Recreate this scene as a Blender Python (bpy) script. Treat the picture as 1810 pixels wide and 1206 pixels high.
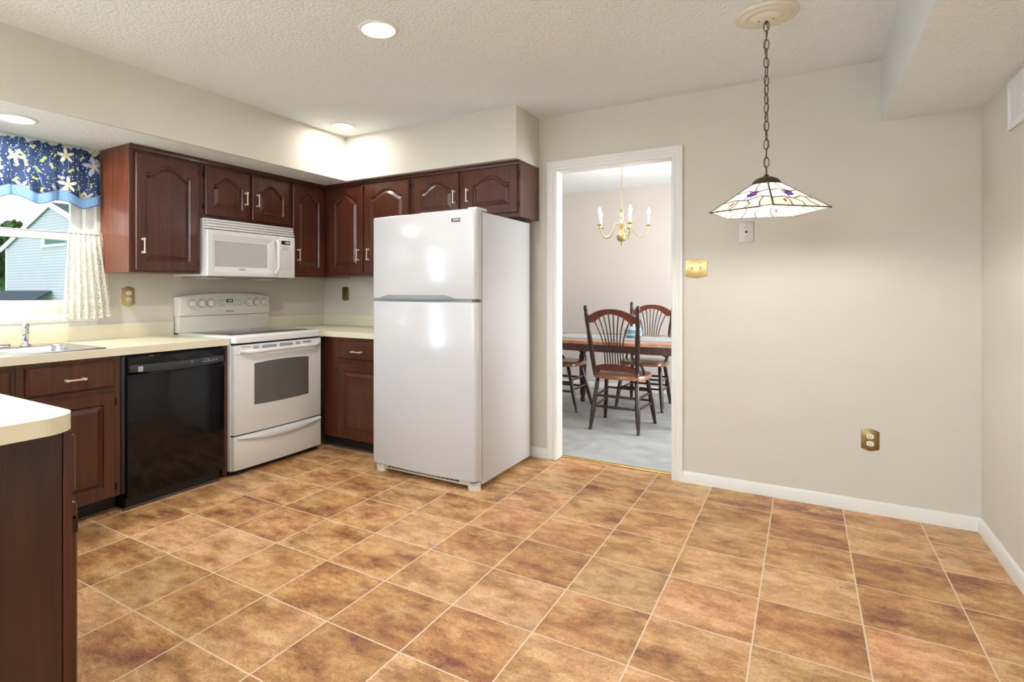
import bpy, bmesh, math, random
from mathutils import Vector, Matrix
PI = math.pi
random.seed(4)
S = bpy.context.scene
for o in list(bpy.data.objects): bpy.data.objects.remove(o)

# ------------------------------------------------------------------ camera
cam_d = bpy.data.cameras.new('camera'); cam = bpy.data.objects.new('camera', cam_d)
S.collection.objects.link(cam)
cam_d.sensor_fit = 'HORIZONTAL'; cam_d.sensor_width = 36.0
cam_d.lens = 988.27/1810*36.0
cam_d.shift_x = (905-812)/1810; cam_d.shift_y = -(603-513.68)/1810
cam_d.clip_start = 0.02; cam_d.clip_end = 200
cam.location = (0, 0, 1.205); cam.rotation_euler = (PI/2, 0, math.radians(31.674))
S.camera = cam

# ------------------------------------------------------------------ view, world, daylight
S.view_settings.view_transform = 'Standard'; S.view_settings.look = 'None'
S.view_settings.gamma = 1.0; S.view_settings.use_curve_mapping = False
S.view_settings.exposure = 0.62
W = bpy.data.worlds.new('sky'); S.world = W; W.use_nodes = True
nt = W.node_tree; nt.nodes.clear()
wo = nt.nodes.new('ShaderNodeOutputWorld'); wb = nt.nodes.new('ShaderNodeBackground')
tc = nt.nodes.new('ShaderNodeTexCoord'); sep = nt.nodes.new('ShaderNodeSeparateXYZ')
rp = nt.nodes.new('ShaderNodeValToRGB')
rp.color_ramp.elements[0].position = 0.0; rp.color_ramp.elements[0].color = (0.45, 0.50, 0.45, 1)
rp.color_ramp.elements[1].position = 0.04; rp.color_ramp.elements[1].color = (1.0, 1.0, 1.0, 1)
e = rp.color_ramp.elements.new(1.0); e.color = (0.78, 0.88, 1.0, 1)
nt.links.new(tc.outputs['Generated'], sep.inputs[0]); nt.links.new(sep.outputs['Z'], rp.inputs[0])
nt.links.new(rp.outputs[0], wb.inputs[0]); nt.links.new(wb.outputs[0], wo.inputs[0])
wb.inputs[1].default_value = 1.35

def area_light(name, loc, rot, sx, sy, power, color=(1, 1, 1), shape='RECTANGLE', spread=180):
    d = bpy.data.lights.new(name, 'AREA'); d.shape = shape; d.size = sx
    if shape in ('RECTANGLE', 'ELLIPSE'): d.size_y = sy
    d.energy = power; d.color = color; d.spread = math.radians(spread)
    o = bpy.data.objects.new(name, d); S.collection.objects.link(o)
    o.location = loc; o.rotation_euler = rot
    return o
DAY = (0.68, 0.84, 1.0)
# daylight at family and dining windows; added patio fill, tilted up to brighten ceiling
area_light('patio_door_fill', (-1.55, -3.50, 0.95), (PI/2+math.radians(42), 0, PI), 2.6, 2.1, 800, DAY)
area_light('daylight_family_window', (-4.05, -0.62, 1.35), (0, -PI/2-math.radians(15), 0), 1.2, 1.0, 52, (0.60, 0.80, 1.0))
area_light('daylight_dining_window', (1.02, 5.25, 1.35), (0, PI/2+math.radians(12), 0), 1.7, 1.5, 70, (0.96, 0.98, 1.0))

# ------------------------------------------------------------------ materials
def lin(r, g, b):
    f = lambda v: (v/255/12.92) if v/255 <= 0.04045 else ((v/255+0.055)/1.055)**2.4
    return (f(r), f(g), f(b), 1)
class NT:
    def __init__(s, name):
        s.m = bpy.data.materials.new(name); s.m.use_nodes = True
        s.t = s.m.node_tree; s.b = s.t.nodes['Principled BSDF']; s.out = s.t.nodes['Material Output']
    def n(s, typ, **kw):
        x = s.t.nodes.new(typ)
        for k, v in kw.items(): setattr(x, k, v)
        return x
    def l(s, a, b): s.t.links.new(a, b)
    def val(s, x, v):
        if hasattr(v, 'links') or isinstance(v, bpy.types.NodeSocket): s.l(v, x)
        else: x.default_value = v
    def math(s, op, a, b=None, c=None):
        x = s.n('ShaderNodeMath', operation=op); s.val(x.inputs[0], a)
        if b is not None: s.val(x.inputs[1], b)
        if c is not None: s.val(x.inputs[2], c)
        return x.outputs[0]
    def mix(s, f, a, b, blend='MIX'):
        x = s.n('ShaderNodeMix', data_type='RGBA', blend_type=blend)
        s.val(x.inputs[0], f); s.val(x.inputs[6], a); s.val(x.inputs[7], b)
        return x.outputs[2]
    def noise(s, vec, scale, detail=2, rough=0.5, dim='3D'):
        x = s.n('ShaderNodeTexNoise', noise_dimensions=dim)
        if vec is not None: s.l(vec, x.inputs['Vector'])
        x.inputs['Scale'].default_value = scale; x.inputs['Detail'].default_value = detail
        x.inputs['Roughness'].default_value = rough
        return x
    def ramp(s, fac, stops):
        x = s.n('ShaderNodeValToRGB'); s.l(fac, x.inputs[0]); r = x.color_ramp
        while len(r.elements) < len(stops): r.elements.new(0.5)
        for el, (p, c) in zip(r.elements, stops): el.position = p; el.color = c
        return x.outputs[0]
    def obj(s, scale=(1, 1, 1)):
        c = s.n('ShaderNodeTexCoord'); m = s.n('ShaderNodeMapping'); m.inputs['Scale'].default_value = scale
        s.l(c.outputs['Object'], m.inputs[0]); return m.outputs[0]
    def bump(s, h, strength, dist=0.01):
        x = s.n('ShaderNodeBump'); s.l(h, x.inputs['Height'])
        x.inputs['Strength'].default_value = strength; x.inputs['Distance'].default_value = dist
        s.l(x.outputs[0], s.b.inputs['Normal'])
def plain(name, col, rough=0.5, metal=0.0, var=0.04, vs=6, bump=0, bs=60, coat=0, spec=0.5, trans=0):
    k = NT(name); v = k.obj(); nz = k.noise(v, vs, 3)
    d = tuple(c*(1-var) for c in col[:3])+(1,); u = tuple(min(1, c*(1+var)) for c in col[:3])+(1,)
    k.l(k.ramp(nz.outputs[0], [(0.3, d), (0.7, u)]), k.b.inputs['Base Color'])
    k.b.inputs['Roughness'].default_value = rough; k.b.inputs['Metallic'].default_value = metal
    k.b.inputs['Specular IOR Level'].default_value = spec
    if coat: k.b.inputs['Coat Weight'].default_value = coat; k.b.inputs['Coat Roughness'].default_value = 0.08
    if bump: k.bump(k.noise(v, bs, 2).outputs[0], bump, 0.004)
    return k.m
def emit(name, col, st):
    k = NT(name); k.b.inputs['Base Color'].default_value = col
    k.b.inputs['Emission Color'].default_value = col; k.b.inputs['Emission Strength'].default_value = st
    return k.m
def wood(name, dark, mid, light, grain=1.0, rough=0.33, coat=0.25):
    k = NT(name); v = k.obj((22*grain, 22*grain, 1.3*grain))
    n1 = k.noise(v, 1.6, 5, 0.6); n1.inputs['Distortion'].default_value = 0.6
    v2 = k.obj((160, 160, 4)); n2 = k.noise(v2, 1.5, 2)
    c = k.ramp(n1.outputs[0], [(0.28, dark), (0.5, mid), (0.74, light)])
    f = k.ramp(n2.outputs[0], [(0.35, (0.78, 0.78, 0.78, 1)), (0.6, (1, 1, 1, 1))])
    k.l(k.mix(0.45, c, f, 'MULTIPLY'), k.b.inputs['Base Color'])
    k.b.inputs['Roughness'].default_value = rough
    k.b.inputs['Coat Weight'].default_value = coat; k.b.inputs['Coat Roughness'].default_value = 0.15
    k.bump(n2.outputs[0], 0.06, 0.002)
    return k.m

M = {}
M['wall'] = plain('wall_paint', lin(216, 210, 199), 0.85, var=0.015, vs=3, bump=0.05, bs=180, spec=0.2)
M['dining_wall'] = plain('dining_wall_paint', lin(220, 211, 205), 0.85, var=0.015, vs=3, spec=0.2)
def stipple(name, col, amp):
    k = NT(name); v = k.obj(); k.b.inputs['Base Color'].default_value = col
    k.b.inputs['Roughness'].default_value = 0.95; k.b.inputs['Specular IOR Level'].default_value = 0.1
    a = k.noise(v, 70, 3, 0.6).outputs[0]; vo = k.n('ShaderNodeTexVoronoi'); k.l(v, vo.inputs['Vector']); vo.inputs['Scale'].default_value = 55
    h = k.math('SUBTRACT', a, k.math('MULTIPLY', vo.outputs['Distance'], 0.6))
    k.bump(h, amp, 0.012)
    return k.m
M['ceiling'] = stipple('stippled_ceiling_paint', lin(240, 245, 248), 0.6)
M['trim'] = plain('white_trim_paint', lin(236, 235, 230), 0.38, var=0.01)
M['soffit_white'] = plain('soffit_face_paint', lin(214, 216, 214), 0.8, var=0.01, spec=0.2)
CH = (lin(58, 25, 15), lin(78, 36, 22), lin(98, 49, 30))
M['cherry'] = wood('dark_cherry_wood', *CH)
M['cherry_lit_side'] = wood('cherry_lit_side_wood', lin(88, 42, 24), lin(110, 56, 33), lin(132, 72, 45))  # same cherry lightened, soffit light's glow on the cabinet side put into the colour
M['panel_wood'] = wood('walnut_brown_end_panel', lin(26, 11, 9), lin(50, 24, 18), lin(70, 36, 26), 0.7)
M['kick'] = plain('black_toe_kick', lin(22, 18, 18), 0.6)
M['shoe'] = plain('brown_shoe_molding', lin(92, 70, 56), 0.6)
M['counter'] = plain('cream_laminate', lin(234, 226, 200), 0.32, var=0.012, vs=30)
M['counter_white'] = plain('pale_laminate', lin(234, 226, 200), 0.32, var=0.012, vs=30)
M['fridge_dimmed'] = plain('dimmed_white_fridge_enamel', lin(208, 209, 212), 0.15, var=0.006, coat=0.25)  # enamel darkened to offset the strong rear light on the fridge front
M['white_enamel'] = plain('white_enamel', lin(234, 234, 233), 0.16, var=0.006, coat=0.25)  # kept whiter than the fridge to make up for weaker light on the range
M['fridge_side'] = plain('white_textured_steel', lin(206, 207, 209), 0.45, var=0.008, bump=0.12, bs=400)
M['almond'] = plain('almond_white_enamel', lin(232, 228, 216), 0.25, var=0.006, coat=0.2)
M['grey_plastic'] = plain('grey_plastic', lin(150, 152, 155), 0.4)
M['light_grey'] = plain('light_grey_plastic', lin(196, 198, 198), 0.4)
M['dark'] = plain('dark_gap', lin(24, 24, 26), 0.6)
M['dark_grey'] = plain('dark_grey_print', lin(84, 86, 90), 0.5)
M['print_grey'] = plain('grey_print', lin(150, 150, 148), 0.5)
M['black_gloss'] = plain('black_gloss', lin(12, 13, 17), 0.10, var=0.1, spec=0.35)
M['black_panel'] = plain('black_control_panel', lin(48, 52, 58), 0.28)
M['mw_glass'] = plain('microwave_screen_grey', lin(192, 194, 190), 0.2, var=0.03, vs=120)
M['oven_glass'] = plain('smoked_oven_glass', lin(104, 102, 98), 0.1, var=0.06, vs=5, coat=0.5)
M['cooktop'] = plain('grey_ceramic_glass', lin(58, 54, 52), 0.08, var=0.15, vs=140, coat=0.6)
M['plate_steel'] = plain('dull_steel_plate', lin(196, 190, 184), 0.5, 0.6)
M['steel'] = plain('stainless_steel', lin(200, 202, 206), 0.24, 1.0, 0.05)
M['chrome'] = plain('chrome', lin(225, 228, 232), 0.06, 1.0)
M['nickel'] = plain('brushed_champagne_nickel', lin(240, 228, 206), 0.34, 0.7)
M['brass'] = plain('polished_brass', lin(204, 184, 130), 0.36, 0.9)
M['old_brass'] = plain('antique_brass', lin(150, 128, 84), 0.32, 1.0)
M['bronze'] = plain('bronze_chain', lin(92, 80, 64), 0.4, 0.8)
M['hinge'] = plain('dark_hinge_metal', lin(60, 50, 44), 0.4, 0.8)
M['ivory'] = plain('ivory_plastic', lin(240, 234, 214), 0.35)
M['white_plastic'] = plain('white_plastic', lin(240, 240, 240), 0.35)
M['candle_white'] = plain('white_candle_sleeve', lin(244, 240, 230), 0.5)
M['bulb'] = emit('lit_bulb', (1.0, 0.92, 0.80, 1), 85)
M['lamp_face'] = emit('lit_downlight_lamp', (1.0, 0.95, 0.88, 1), 9)
M['display_green'] = emit('green_clock_digits', (0.35, 0.9, 0.45, 1), 0.7)
M['display_white'] = emit('white_clock_digits', (0.85, 0.9, 0.95, 1), 0.7)
M['medallion'] = plain('cream_plaster', lin(226, 220, 202), 0.6)
M['navy_print'] = plain('navy_badge', lin(38, 46, 66), 0.4)
M['chair_dark'] = wood('dark_turned_wood', lin(24, 11, 9), lin(46, 20, 15), lin(66, 30, 22), 0.6, 0.3, 0.4)
M['crest'] = wood('reddish_crest_wood', lin(70, 24, 14), lin(104, 42, 26), lin(128, 58, 36), 0.6, 0.3, 0.4)
M['seat_wood'] = wood('brown_seat_wood', lin(116, 72, 46), lin(150, 98, 66), lin(176, 122, 86), 0.4, 0.28, 0.5)
M['table_wood'] = wood('honey_table_wood', lin(156, 104, 72), lin(190, 136, 98), lin(208, 158, 120), 0.3, 0.25, 0.5)
M['apron_wood'] = wood('reddish_apron_wood', lin(58, 26, 18), lin(88, 44, 30), lin(108, 58, 40), 0.5, 0.3, 0.4)
M['carpet'] = None; M['threshold'] = plain('gold_threshold_strip', lin(226, 190, 112), 0.35, 0.6)
M['siding'] = None
M['ext_trim'] = plain('white_exterior_trim', lin(238, 241, 243), 0.6)
M['shingle'] = plain('slate_blue_shingles', lin(56, 70, 80), 0.9, var=0.3, vs=9)
M['awning'] = plain('teal_window_shade', lin(64, 128, 132), 0.6)
M['bark'] = plain('bark', lin(92, 76, 60), 0.9)
M['teal'] = plain('teal_glaze', lin(60, 130, 140), 0.2)
M['pale_glass'] = plain('pale_blue_glaze', lin(190, 208, 212), 0.15)
M['lawn'] = plain('lawn_green', lin(96, 140, 70), 0.9, var=0.25, vs=3)

def carpet():
    k = NT('pale_grey_carpet'); v = k.obj()
    a = k.noise(v, 5, 4).outputs[0]; b = k.noise(v, 420, 2).outputs[0]
    c = k.ramp(a, [(0.3, lin(176, 178, 180)), (0.7, lin(206, 206, 204))])
    k.l(k.mix(0.25, c, k.ramp(b, [(0.3, (0.5, 0.5, 0.5, 1)), (0.7, (1, 1, 1, 1))]), 'MULTIPLY'), k.b.inputs['Base Color'])
    k.b.inputs['Roughness'].default_value = 1.0; k.b.inputs['Specular IOR Level'].default_value = 0.05
    k.bump(b, 0.5, 0.006); return k.m
M['carpet'] = carpet()

def tile_floor():
    k = NT('mottled_brown_tile'); T = 0.3320; OX, OY = -2.808, 1.479
    c = k.n('ShaderNodeTexCoord'); sp = k.n('ShaderNodeSeparateXYZ'); k.l(c.outputs['Object'], sp.inputs[0])
    ux = k.math('DIVIDE', k.math('SUBTRACT', sp.outputs[0], OX), T); uy = k.math('DIVIDE', k.math('SUBTRACT', sp.outputs[1], OY), T)
    ix = k.math('FLOOR', ux); iy = k.math('FLOOR', uy); fx = k.math('FRACT', ux); fy = k.math('FRACT', uy)
    ex = k.math('MINIMUM', fx, k.math('SUBTRACT', 1.0, fx)); ey = k.math('MINIMUM', fy, k.math('SUBTRACT', 1.0, fy))
    edge = k.math('MINIMUM', ex, ey)
    grout = k.math('LESS_THAN', edge, 0.0075)
    cb = k.n('ShaderNodeCombineXYZ'); k.l(ix, cb.inputs[0]); k.l(iy, cb.inputs[1])
    wn = k.n('ShaderNodeTexWhiteNoise', noise_dimensions='3D'); k.l(cb.outputs[0], wn.inputs['Vector'])
    off = k.n('ShaderNodeVectorMath', operation='SCALE'); k.l(wn.outputs['Color'], off.inputs[0]); off.inputs['Scale'].default_value = 37.0
    ad = k.n('ShaderNodeVectorMath', operation='ADD'); k.l(c.outputs['Object'], ad.inputs[0]); k.l(off.outputs[0], ad.inputs[1])
    mp = k.n('ShaderNodeMapping'); mp.inputs['Scale'].default_value = (0.72, 1.2, 1.0); k.l(ad.outputs[0], mp.inputs[0])
    v = mp.outputs[0]
    n1 = k.noise(v, 8.5, 10, 0.72); n1.inputs['Distortion'].default_value = 0.15
    n2 = k.noise(v, 4.2, 5, 0.6); n3 = k.noise(v, 38, 8, 0.85); n4 = k.noise(v, 5.5, 6, 0.62); n4.inputs['Distortion'].default_value = 0.2
    base = k.ramp(n1.outputs[0], [(0.30, lin(122, 84, 54)), (0.41, lin(162, 116, 72)), (0.50, lin(196, 146, 86)), (0.60, lin(214, 172, 116)), (0.72, lin(224, 194, 150))])
    rust = k.ramp(n4.outputs[0], [(0.56, (0, 0, 0, 1)), (0.70, (1, 1, 1, 1))])
    c1 = k.mix(k.math('MULTIPLY', rust, 0.55), base, lin(196, 108, 66))
    grey = k.ramp(n2.outputs[0], [(0.52, (0, 0, 0, 1)), (0.70, (1, 1, 1, 1))])
    c2 = k.mix(k.math('MULTIPLY', grey, 0.50), c1, lin(142, 112, 92))
    c3 = k.mix(0.5, c2, k.ramp(n3.outputs[0], [(0.36, (0.30, 0.25, 0.22, 1)), (0.54, (1, 1, 1, 1))]), 'MULTIPLY')
    tint = k.ramp(wn.outputs['Value'], [(0.0, (0.86, 0.78, 0.70, 1)), (0.35, (1.0, 0.95, 0.86, 1)), (0.7, (1.02, 0.90, 0.84, 1)), (1.0, (1.0, 1.0, 1.0, 1))])
    tone = k.ramp(k.math('FRACT', k.math('MULTIPLY', wn.outputs['Value'], 7.31)), [(0.0, lin(150, 104, 58)), (0.22, lin(190, 152, 112)), (0.42, lin(186, 166, 142)), (0.62, lin(194, 142, 110)), (0.82, lin(142, 98, 66)), (1.0, lin(178, 136, 82))])
    c3 = k.mix(0.36, c3, k.mix(1.0, k.mix(0.5, tone, (0.6, 0.6, 0.6, 1), 'MIX'), k.mix(0.5, c3, (0.55, 0.5, 0.45, 1)), 'OVERLAY'))
    c3 = k.mix(0.20, c3, tone)
    clouds = k.noise(v, 4.6, 8, 0.62).outputs[0]
    c3 = k.mix(0.7, c3, k.ramp(clouds, [(0.36, (0.46, 0.39, 0.34, 1)), (0.50, (0.92, 0.90, 0.88, 1)), (0.6, (1, 1, 1, 1))]), 'MULTIPLY')
    pale = k.ramp(k.noise(v, 6.0, 7, 0.68).outputs[0], [(0.55, (0, 0, 0, 1)), (0.72, (1, 1, 1, 1))])
    c3 = k.mix(k.math('MULTIPLY', pale, 0.6), c3, lin(216, 186, 146))
    c4 = k.mix(1.0, c3, tint, 'MULTIPLY')
    c4 = k.mix(1.0, k.mix(0.16, c4, lin(176, 156, 134)), (1.20, 1.22, 1.27, 1), 'MULTIPLY')
    fine = k.noise(v, 150, 3, 0.7).outputs[0]
    c4 = k.mix(0.5, c4, k.ramp(fine, [(0.36, (0.62, 0.58, 0.54, 1)), (0.52, (1.04, 1.04, 1.04, 1))]), 'MULTIPLY')
    bc = k.n('ShaderNodeBrightContrast'); k.l(c4, bc.inputs['Color']); bc.inputs['Bright'].default_value = 0.02; bc.inputs['Contrast'].default_value = 0.42
    rs = k.ramp(k.noise(v, 7.5, 8, 0.7).outputs[0], [(0.60, (0, 0, 0, 1)), (0.70, (1, 1, 1, 1))])
    hs = k.n('ShaderNodeHueSaturation'); hs.inputs['Saturation'].default_value = 0.80; hs.inputs['Hue'].default_value = 0.504; hs.inputs['Value'].default_value = 1.04; k.l(bc.outputs[0], hs.inputs['Color'])
    c4 = k.mix(k.math('MULTIPLY', rs, 0.38), hs.outputs[0], lin(204, 118, 72))
    k.l(k.mix(grout, c4, lin(232, 212, 188)), k.b.inputs['Base Color'])
    k.l(k.math('ADD', 0.33, k.math('MULTIPLY', n3.outputs[0], 0.16)), k.b.inputs['Roughness'])
    k.b.inputs['Specular IOR Level'].default_value = 0.35
    h = k.math('ADD', k.math('MULTIPLY', n3.outputs[0], 0.25), k.math('MULTIPLY', k.math('MINIMUM', edge, 0.02), 30.0))
    k.bump(h, 0.12, 0.003)
    return k.m
M['tile'] = tile_floor()

def siding():
    k = NT('pale_blue_lap_siding'); c = k.n('ShaderNodeTexCoord'); sp = k.n('ShaderNodeSeparateXYZ'); k.l(c.outputs['Object'], sp.inputs[0])
    f = k.math('FRACT', k.math('DIVIDE', sp.outputs[2], 0.132))
    line = k.math('LESS_THAN', f, 0.16)
    nz = k.noise(c.outputs['Object'], 1.5, 2).outputs[0]
    col = k.ramp(nz, [(0.3, lin(212, 220, 234)), (0.7, lin(218, 226, 240))])
    k.l(k.mix(line, col, lin(158, 176, 184)), k.b.inputs['Base Color']); k.b.inputs['Roughness'].default_value = 0.7
    k.bump(f, 0.4, 0.02); return k.m
M['siding'] = siding()
def leaf():
    k = NT('green_leaves'); v = k.obj(); n = k.noise(v, 3.0, 4).outputs[0]
    k.l(k.ramp(n, [(0.3, lin(34, 66, 32)), (0.55, lin(58, 98, 44)), (0.75, lin(92, 126, 68))]), k.b.inputs['Base Color'])
    k.b.inputs['Roughness'].default_value = 0.8; return k.m
M['leaf'] = leaf()
def glass():
    k = NT('window_glass'); t = k.n('ShaderNodeBsdfTransparent'); g = k.n('ShaderNodeBsdfGlossy'); g.inputs['Roughness'].default_value = 0.02
    fr = k.n('ShaderNodeFresnel'); fr.inputs[0].default_value = 1.35
    mx = k.n('ShaderNodeMixShader'); k.l(k.math('MULTIPLY', fr.outputs[0], 0.5), mx.inputs[0]); k.l(t.outputs[0], mx.inputs[1]); k.l(g.outputs[0], mx.inputs[2])
    k.l(mx.outputs[0], k.out.inputs[0]); return k.m
M['glass'] = glass()
def art_glass():
    k = NT('milky_leaded_glass'); v = k.obj(); n = k.noise(v, 14, 3).outputs[0]
    c = k.ramp(n, [(0.3, lin(236, 232, 220)), (0.7, lin(250, 248, 242))])
    d = k.n('ShaderNodeBsdfDiffuse'); t = k.n('ShaderNodeBsdfTranslucent'); g = k.n('ShaderNodeBsdfGlossy'); g.inputs['Roughness'].default_value = 0.15
    k.l(c, d.inputs[0]); k.l(c, t.inputs[0])
    a = k.n('ShaderNodeMixShader'); a.inputs[0].default_value = 0.72; k.l(d.outputs[0], a.inputs[1]); k.l(t.outputs[0], a.inputs[2])
    b = k.n('ShaderNodeMixShader'); b.inputs[0].default_value = 0.06; k.l(a.outputs[0], b.inputs[1]); k.l(g.outputs[0], b.inputs[2])
    k.l(b.outputs[0], k.out.inputs[0]); return k.m
M['art_glass'] = art_glass()
def fabric(name, col_socket_fn, trans=0.5, alpha_fn=None):
    k = NT(name); col = col_socket_fn(k)
    d = k.n('ShaderNodeBsdfDiffuse'); t = k.n('ShaderNodeBsdfTranslucent'); k.l(col, d.inputs[0]); k.l(col, t.inputs[0])
    a = k.n('ShaderNodeMixShader'); a.inputs[0].default_value = trans; k.l(d.outputs[0], a.inputs[1]); k.l(t.outputs[0], a.inputs[2])
    out = a.outputs[0]
    if alpha_fn:
        tr = k.n('ShaderNodeBsdfTransparent'); b = k.n('ShaderNodeMixShader'); k.l(alpha_fn(k), b.inputs[0]); k.l(tr.outputs[0], b.inputs[1]); k.l(out, b.inputs[2]); out = b.outputs[0]
    k.l(out, k.out.inputs[0]); return k.m
def floral(k):
    c = k.n('ShaderNodeTexCoord'); uv = c.outputs['UV']
    def layer(scale, size, petals, rnd=0.85, seed=0.0):
        m = k.n('ShaderNodeMapping'); m.inputs['Location'].default_value = (seed, seed*0.7, 0); k.l(uv, m.inputs[0])
        vo = k.n('ShaderNodeTexVoronoi', voronoi_dimensions='2D'); vo.inputs['Scale'].default_value = scale; vo.inputs['Randomness'].default_value = rnd
        k.l(m.outputs[0], vo.inputs['Vector'])
        sub = k.n('ShaderNodeVectorMath', operation='SUBTRACT'); k.l(m.outputs[0], sub.inputs[0]); k.l(vo.outputs['Position'], sub.inputs[1])
        s2 = k.n('ShaderNodeSeparateXYZ'); k.l(sub.outputs[0], s2.inputs[0])
        th = k.math('ARCTAN2', s2.outputs[1], s2.outputs[0]); r = vo.outputs['Distance']
        sc = k.n('ShaderNodeSeparateColor'); k.l(vo.outputs['Color'], sc.inputs[0])
        rad = k.math('MULTIPLY', size, k.math('ADD', 0.62, k.math('MULTIPLY', 0.38, k.math('COSINE', k.math('ADD', k.math('MULTIPLY', th, petals), k.math('MULTIPLY', sc.outputs[0], 6.0))))))
        rad = k.math('MULTIPLY', rad, k.math('ADD', 0.55, k.math('MULTIPLY', sc.outputs[2], 0.6)))
        return k.math('LESS_THAN', r, rad), k.math('LESS_THAN', r, k.math('MULTIPLY', rad, 0.35)), sc
    f1, ce1, s1 = layer(6.0, 0.36, 5.0); f2, ce2, s2 = layer(15.0, 0.28, 2.0, 1.0, 3.3); f3, ce3, s3 = layer(40.0, 0.2, 1.0, 1.0, 7.7)
    nz = k.noise(uv, 6, 3).outputs[0]
    base = k.ramp(nz, [(0.3, lin(48, 58, 90)), (0.7, lin(68, 84, 120))])
    w = k.n('ShaderNodeTexWave'); k.l(uv, w.inputs[0]); w.inputs['Scale'].default_value = 5; w.inputs['Distortion'].default_value = 9; w.inputs['Detail'].default_value = 2
    base = k.mix(k.math('GREATER_THAN', w.outputs[1], 0.988), base, lin(110, 130, 158))
    base = k.mix(f3, base, lin(214, 222, 232))
    c2 = k.ramp(s2.outputs[1], [(0.3, lin(168, 186, 118)), (0.6, lin(216, 208, 140)), (0.9, lin(176, 188, 210))])
    base = k.mix(f2, base, c2)
    c1 = k.ramp(s1.outputs[1], [(0.25, lin(238, 232, 220)), (0.5, lin(226, 206, 160)), (0.8, lin(178, 186, 214))])
    base = k.mix(f1, base, c1)
    return k.mix(ce1, base, lin(222, 196, 120))
M['floral'] = fabric('navy_floral_cotton', floral, 0.5)
def denim(k):
    c = k.n('ShaderNodeTexCoord'); a = k.noise(c.outputs['UV'], 180, 2).outputs[0]
    return k.ramp(a, [(0.35, lin(104, 142, 190)), (0.65, lin(146, 180, 214))])
M['denim'] = fabric('pale_denim_cotton', denim, 0.45)
def lace_alpha(k):
    c = k.n('ShaderNodeTexCoord'); uv = c.outputs['UV']
    vo = k.n('ShaderNodeTexVoronoi', voronoi_dimensions='2D'); k.l(uv, vo.inputs['Vector']); vo.inputs['Scale'].default_value = 120
    vb = k.n('ShaderNodeTexVoronoi', voronoi_dimensions='2D'); k.l(uv, vb.inputs['Vector']); vb.inputs['Scale'].default_value = 20
    ring = k.math('LESS_THAN', k.math('ABSOLUTE', k.math('SUBTRACT', vb.outputs['Distance'], 0.30)), 0.10)
    hole = k.math('LESS_THAN', vo.outputs['Distance'], k.math('ADD', 0.26, k.math('MULTIPLY', ring, 0.16)))
    return k.math('SUBTRACT', 1.0, k.math('MULTIPLY', hole, 0.85))
def lace_col(k):
    c = k.n('ShaderNodeTexCoord'); a = k.noise(c.outputs['UV'], 30, 2).outputs[0]
    return k.ramp(a, [(0.3, lin(238, 234, 222)), (0.7, lin(248, 246, 238))])
M['lace'] = fabric('white_cotton_lace', lace_col, 0.45, lace_alpha)
M['lace_solid'] = fabric('white_lace_runner', lambda k: k.ramp(k.noise(k.n('ShaderNodeTexCoord').outputs['Object'], 60, 2).outputs[0], [(0.35, lin(168, 184, 196)), (0.6, lin(226, 232, 236))]), 0.1)

# ------------------------------------------------------------------ mesh helpers
def box(bm, x0, x1, y0, y1, z0, z1, bev=0.0, mi=0, seg=2, edges=None):
    vs = [bm.verts.new((x, y, z)) for x in (x0, x1) for y in (y0, y1) for z in (z0, z1)]
    idx = ((0, 1, 3, 2), (4, 6, 7, 5), (0, 4, 5, 1), (2, 3, 7, 6), (0, 2, 6, 4), (1, 5, 7, 3))
    fs = [bm.faces.new([vs[i] for i in f]) for f in idx]
    for f in fs: f.material_index = mi
    bmesh.ops.recalc_face_normals(bm, faces=fs)
    if bev:
        es = list({e for f in fs for e in f.edges})
        if edges: es = [e for e in es if edges(e)]
        r = bmesh.ops.bevel(bm, geom=es, offset=bev, segments=seg, affect='EDGES', profile=0.5)
        for f in r['faces']: f.material_index = mi
    return fs
def lathe(bm, prof, seg=24, mat=Matrix(), mi=0, cap=True):
    rings = []
    for r, z in prof:
        if r <= 1e-6: rings.append([bm.verts.new(mat @ Vector((0, 0, z)))])
        else: rings.append([bm.verts.new(mat @ Vector((r*math.cos(2*PI*i/seg), r*math.sin(2*PI*i/seg), z))) for i in range(seg)])
    for a, b in zip(rings, rings[1:]):
        for i in range(seg):
            j = (i+1) % seg
            if len(a) == 1 and len(b) == 1: continue
            if len(a) == 1: f = bm.faces.new((a[0], b[j], b[i]))
            elif len(b) == 1: f = bm.faces.new((a[i], a[j], b[0]))
            else: f = bm.faces.new((a[i], a[j], b[j], b[i]))
            f.material_index = mi; f.smooth = True
    if cap:
        for r in (rings[0], rings[-1]):
            if len(r) > 2:
                f = bm.faces.new(r); f.material_index = mi
def tube(bm, pts, rad, seg=10, mi=0, closed=False, flat=1.0):
    pts = [Vector(p) for p in pts]; n = len(pts)
    rads = rad if isinstance(rad, (list, tuple)) else [rad]*n
    T = []
    for i in range(n):
        if closed: t = pts[(i+1) % n]-pts[(i-1) % n]
        else: t = pts[min(i+1, n-1)]-pts[max(i-1, 0)]
        T.append(t.normalized())
    up = Vector((0, 0, 1)) if abs(T[0].z) < 0.9 else Vector((1, 0, 0))
    u = T[0].cross(up).normalized(); rings = []
    for i in range(n):
        u = (u - T[i]*u.dot(T[i])).normalized(); w = T[i].cross(u)
        rings.append([bm.verts.new(pts[i]+(u*math.cos(2*PI*k/seg)+w*math.sin(2*PI*k/seg)*flat)*rads[i]) for k in range(seg)])
    m = n if closed else n-1
    for i in range(m):
        a, b = rings[i], rings[(i+1) % n]
        for k in range(seg):
            j = (k+1) % seg; f = bm.faces.new((a[k], a[j], b[j], b[k])); f.smooth = True; f.material_index = mi
    if not closed:
        for r in (rings[0], rings[-1]):
            f = bm.faces.new(r); f.material_index = mi
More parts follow.
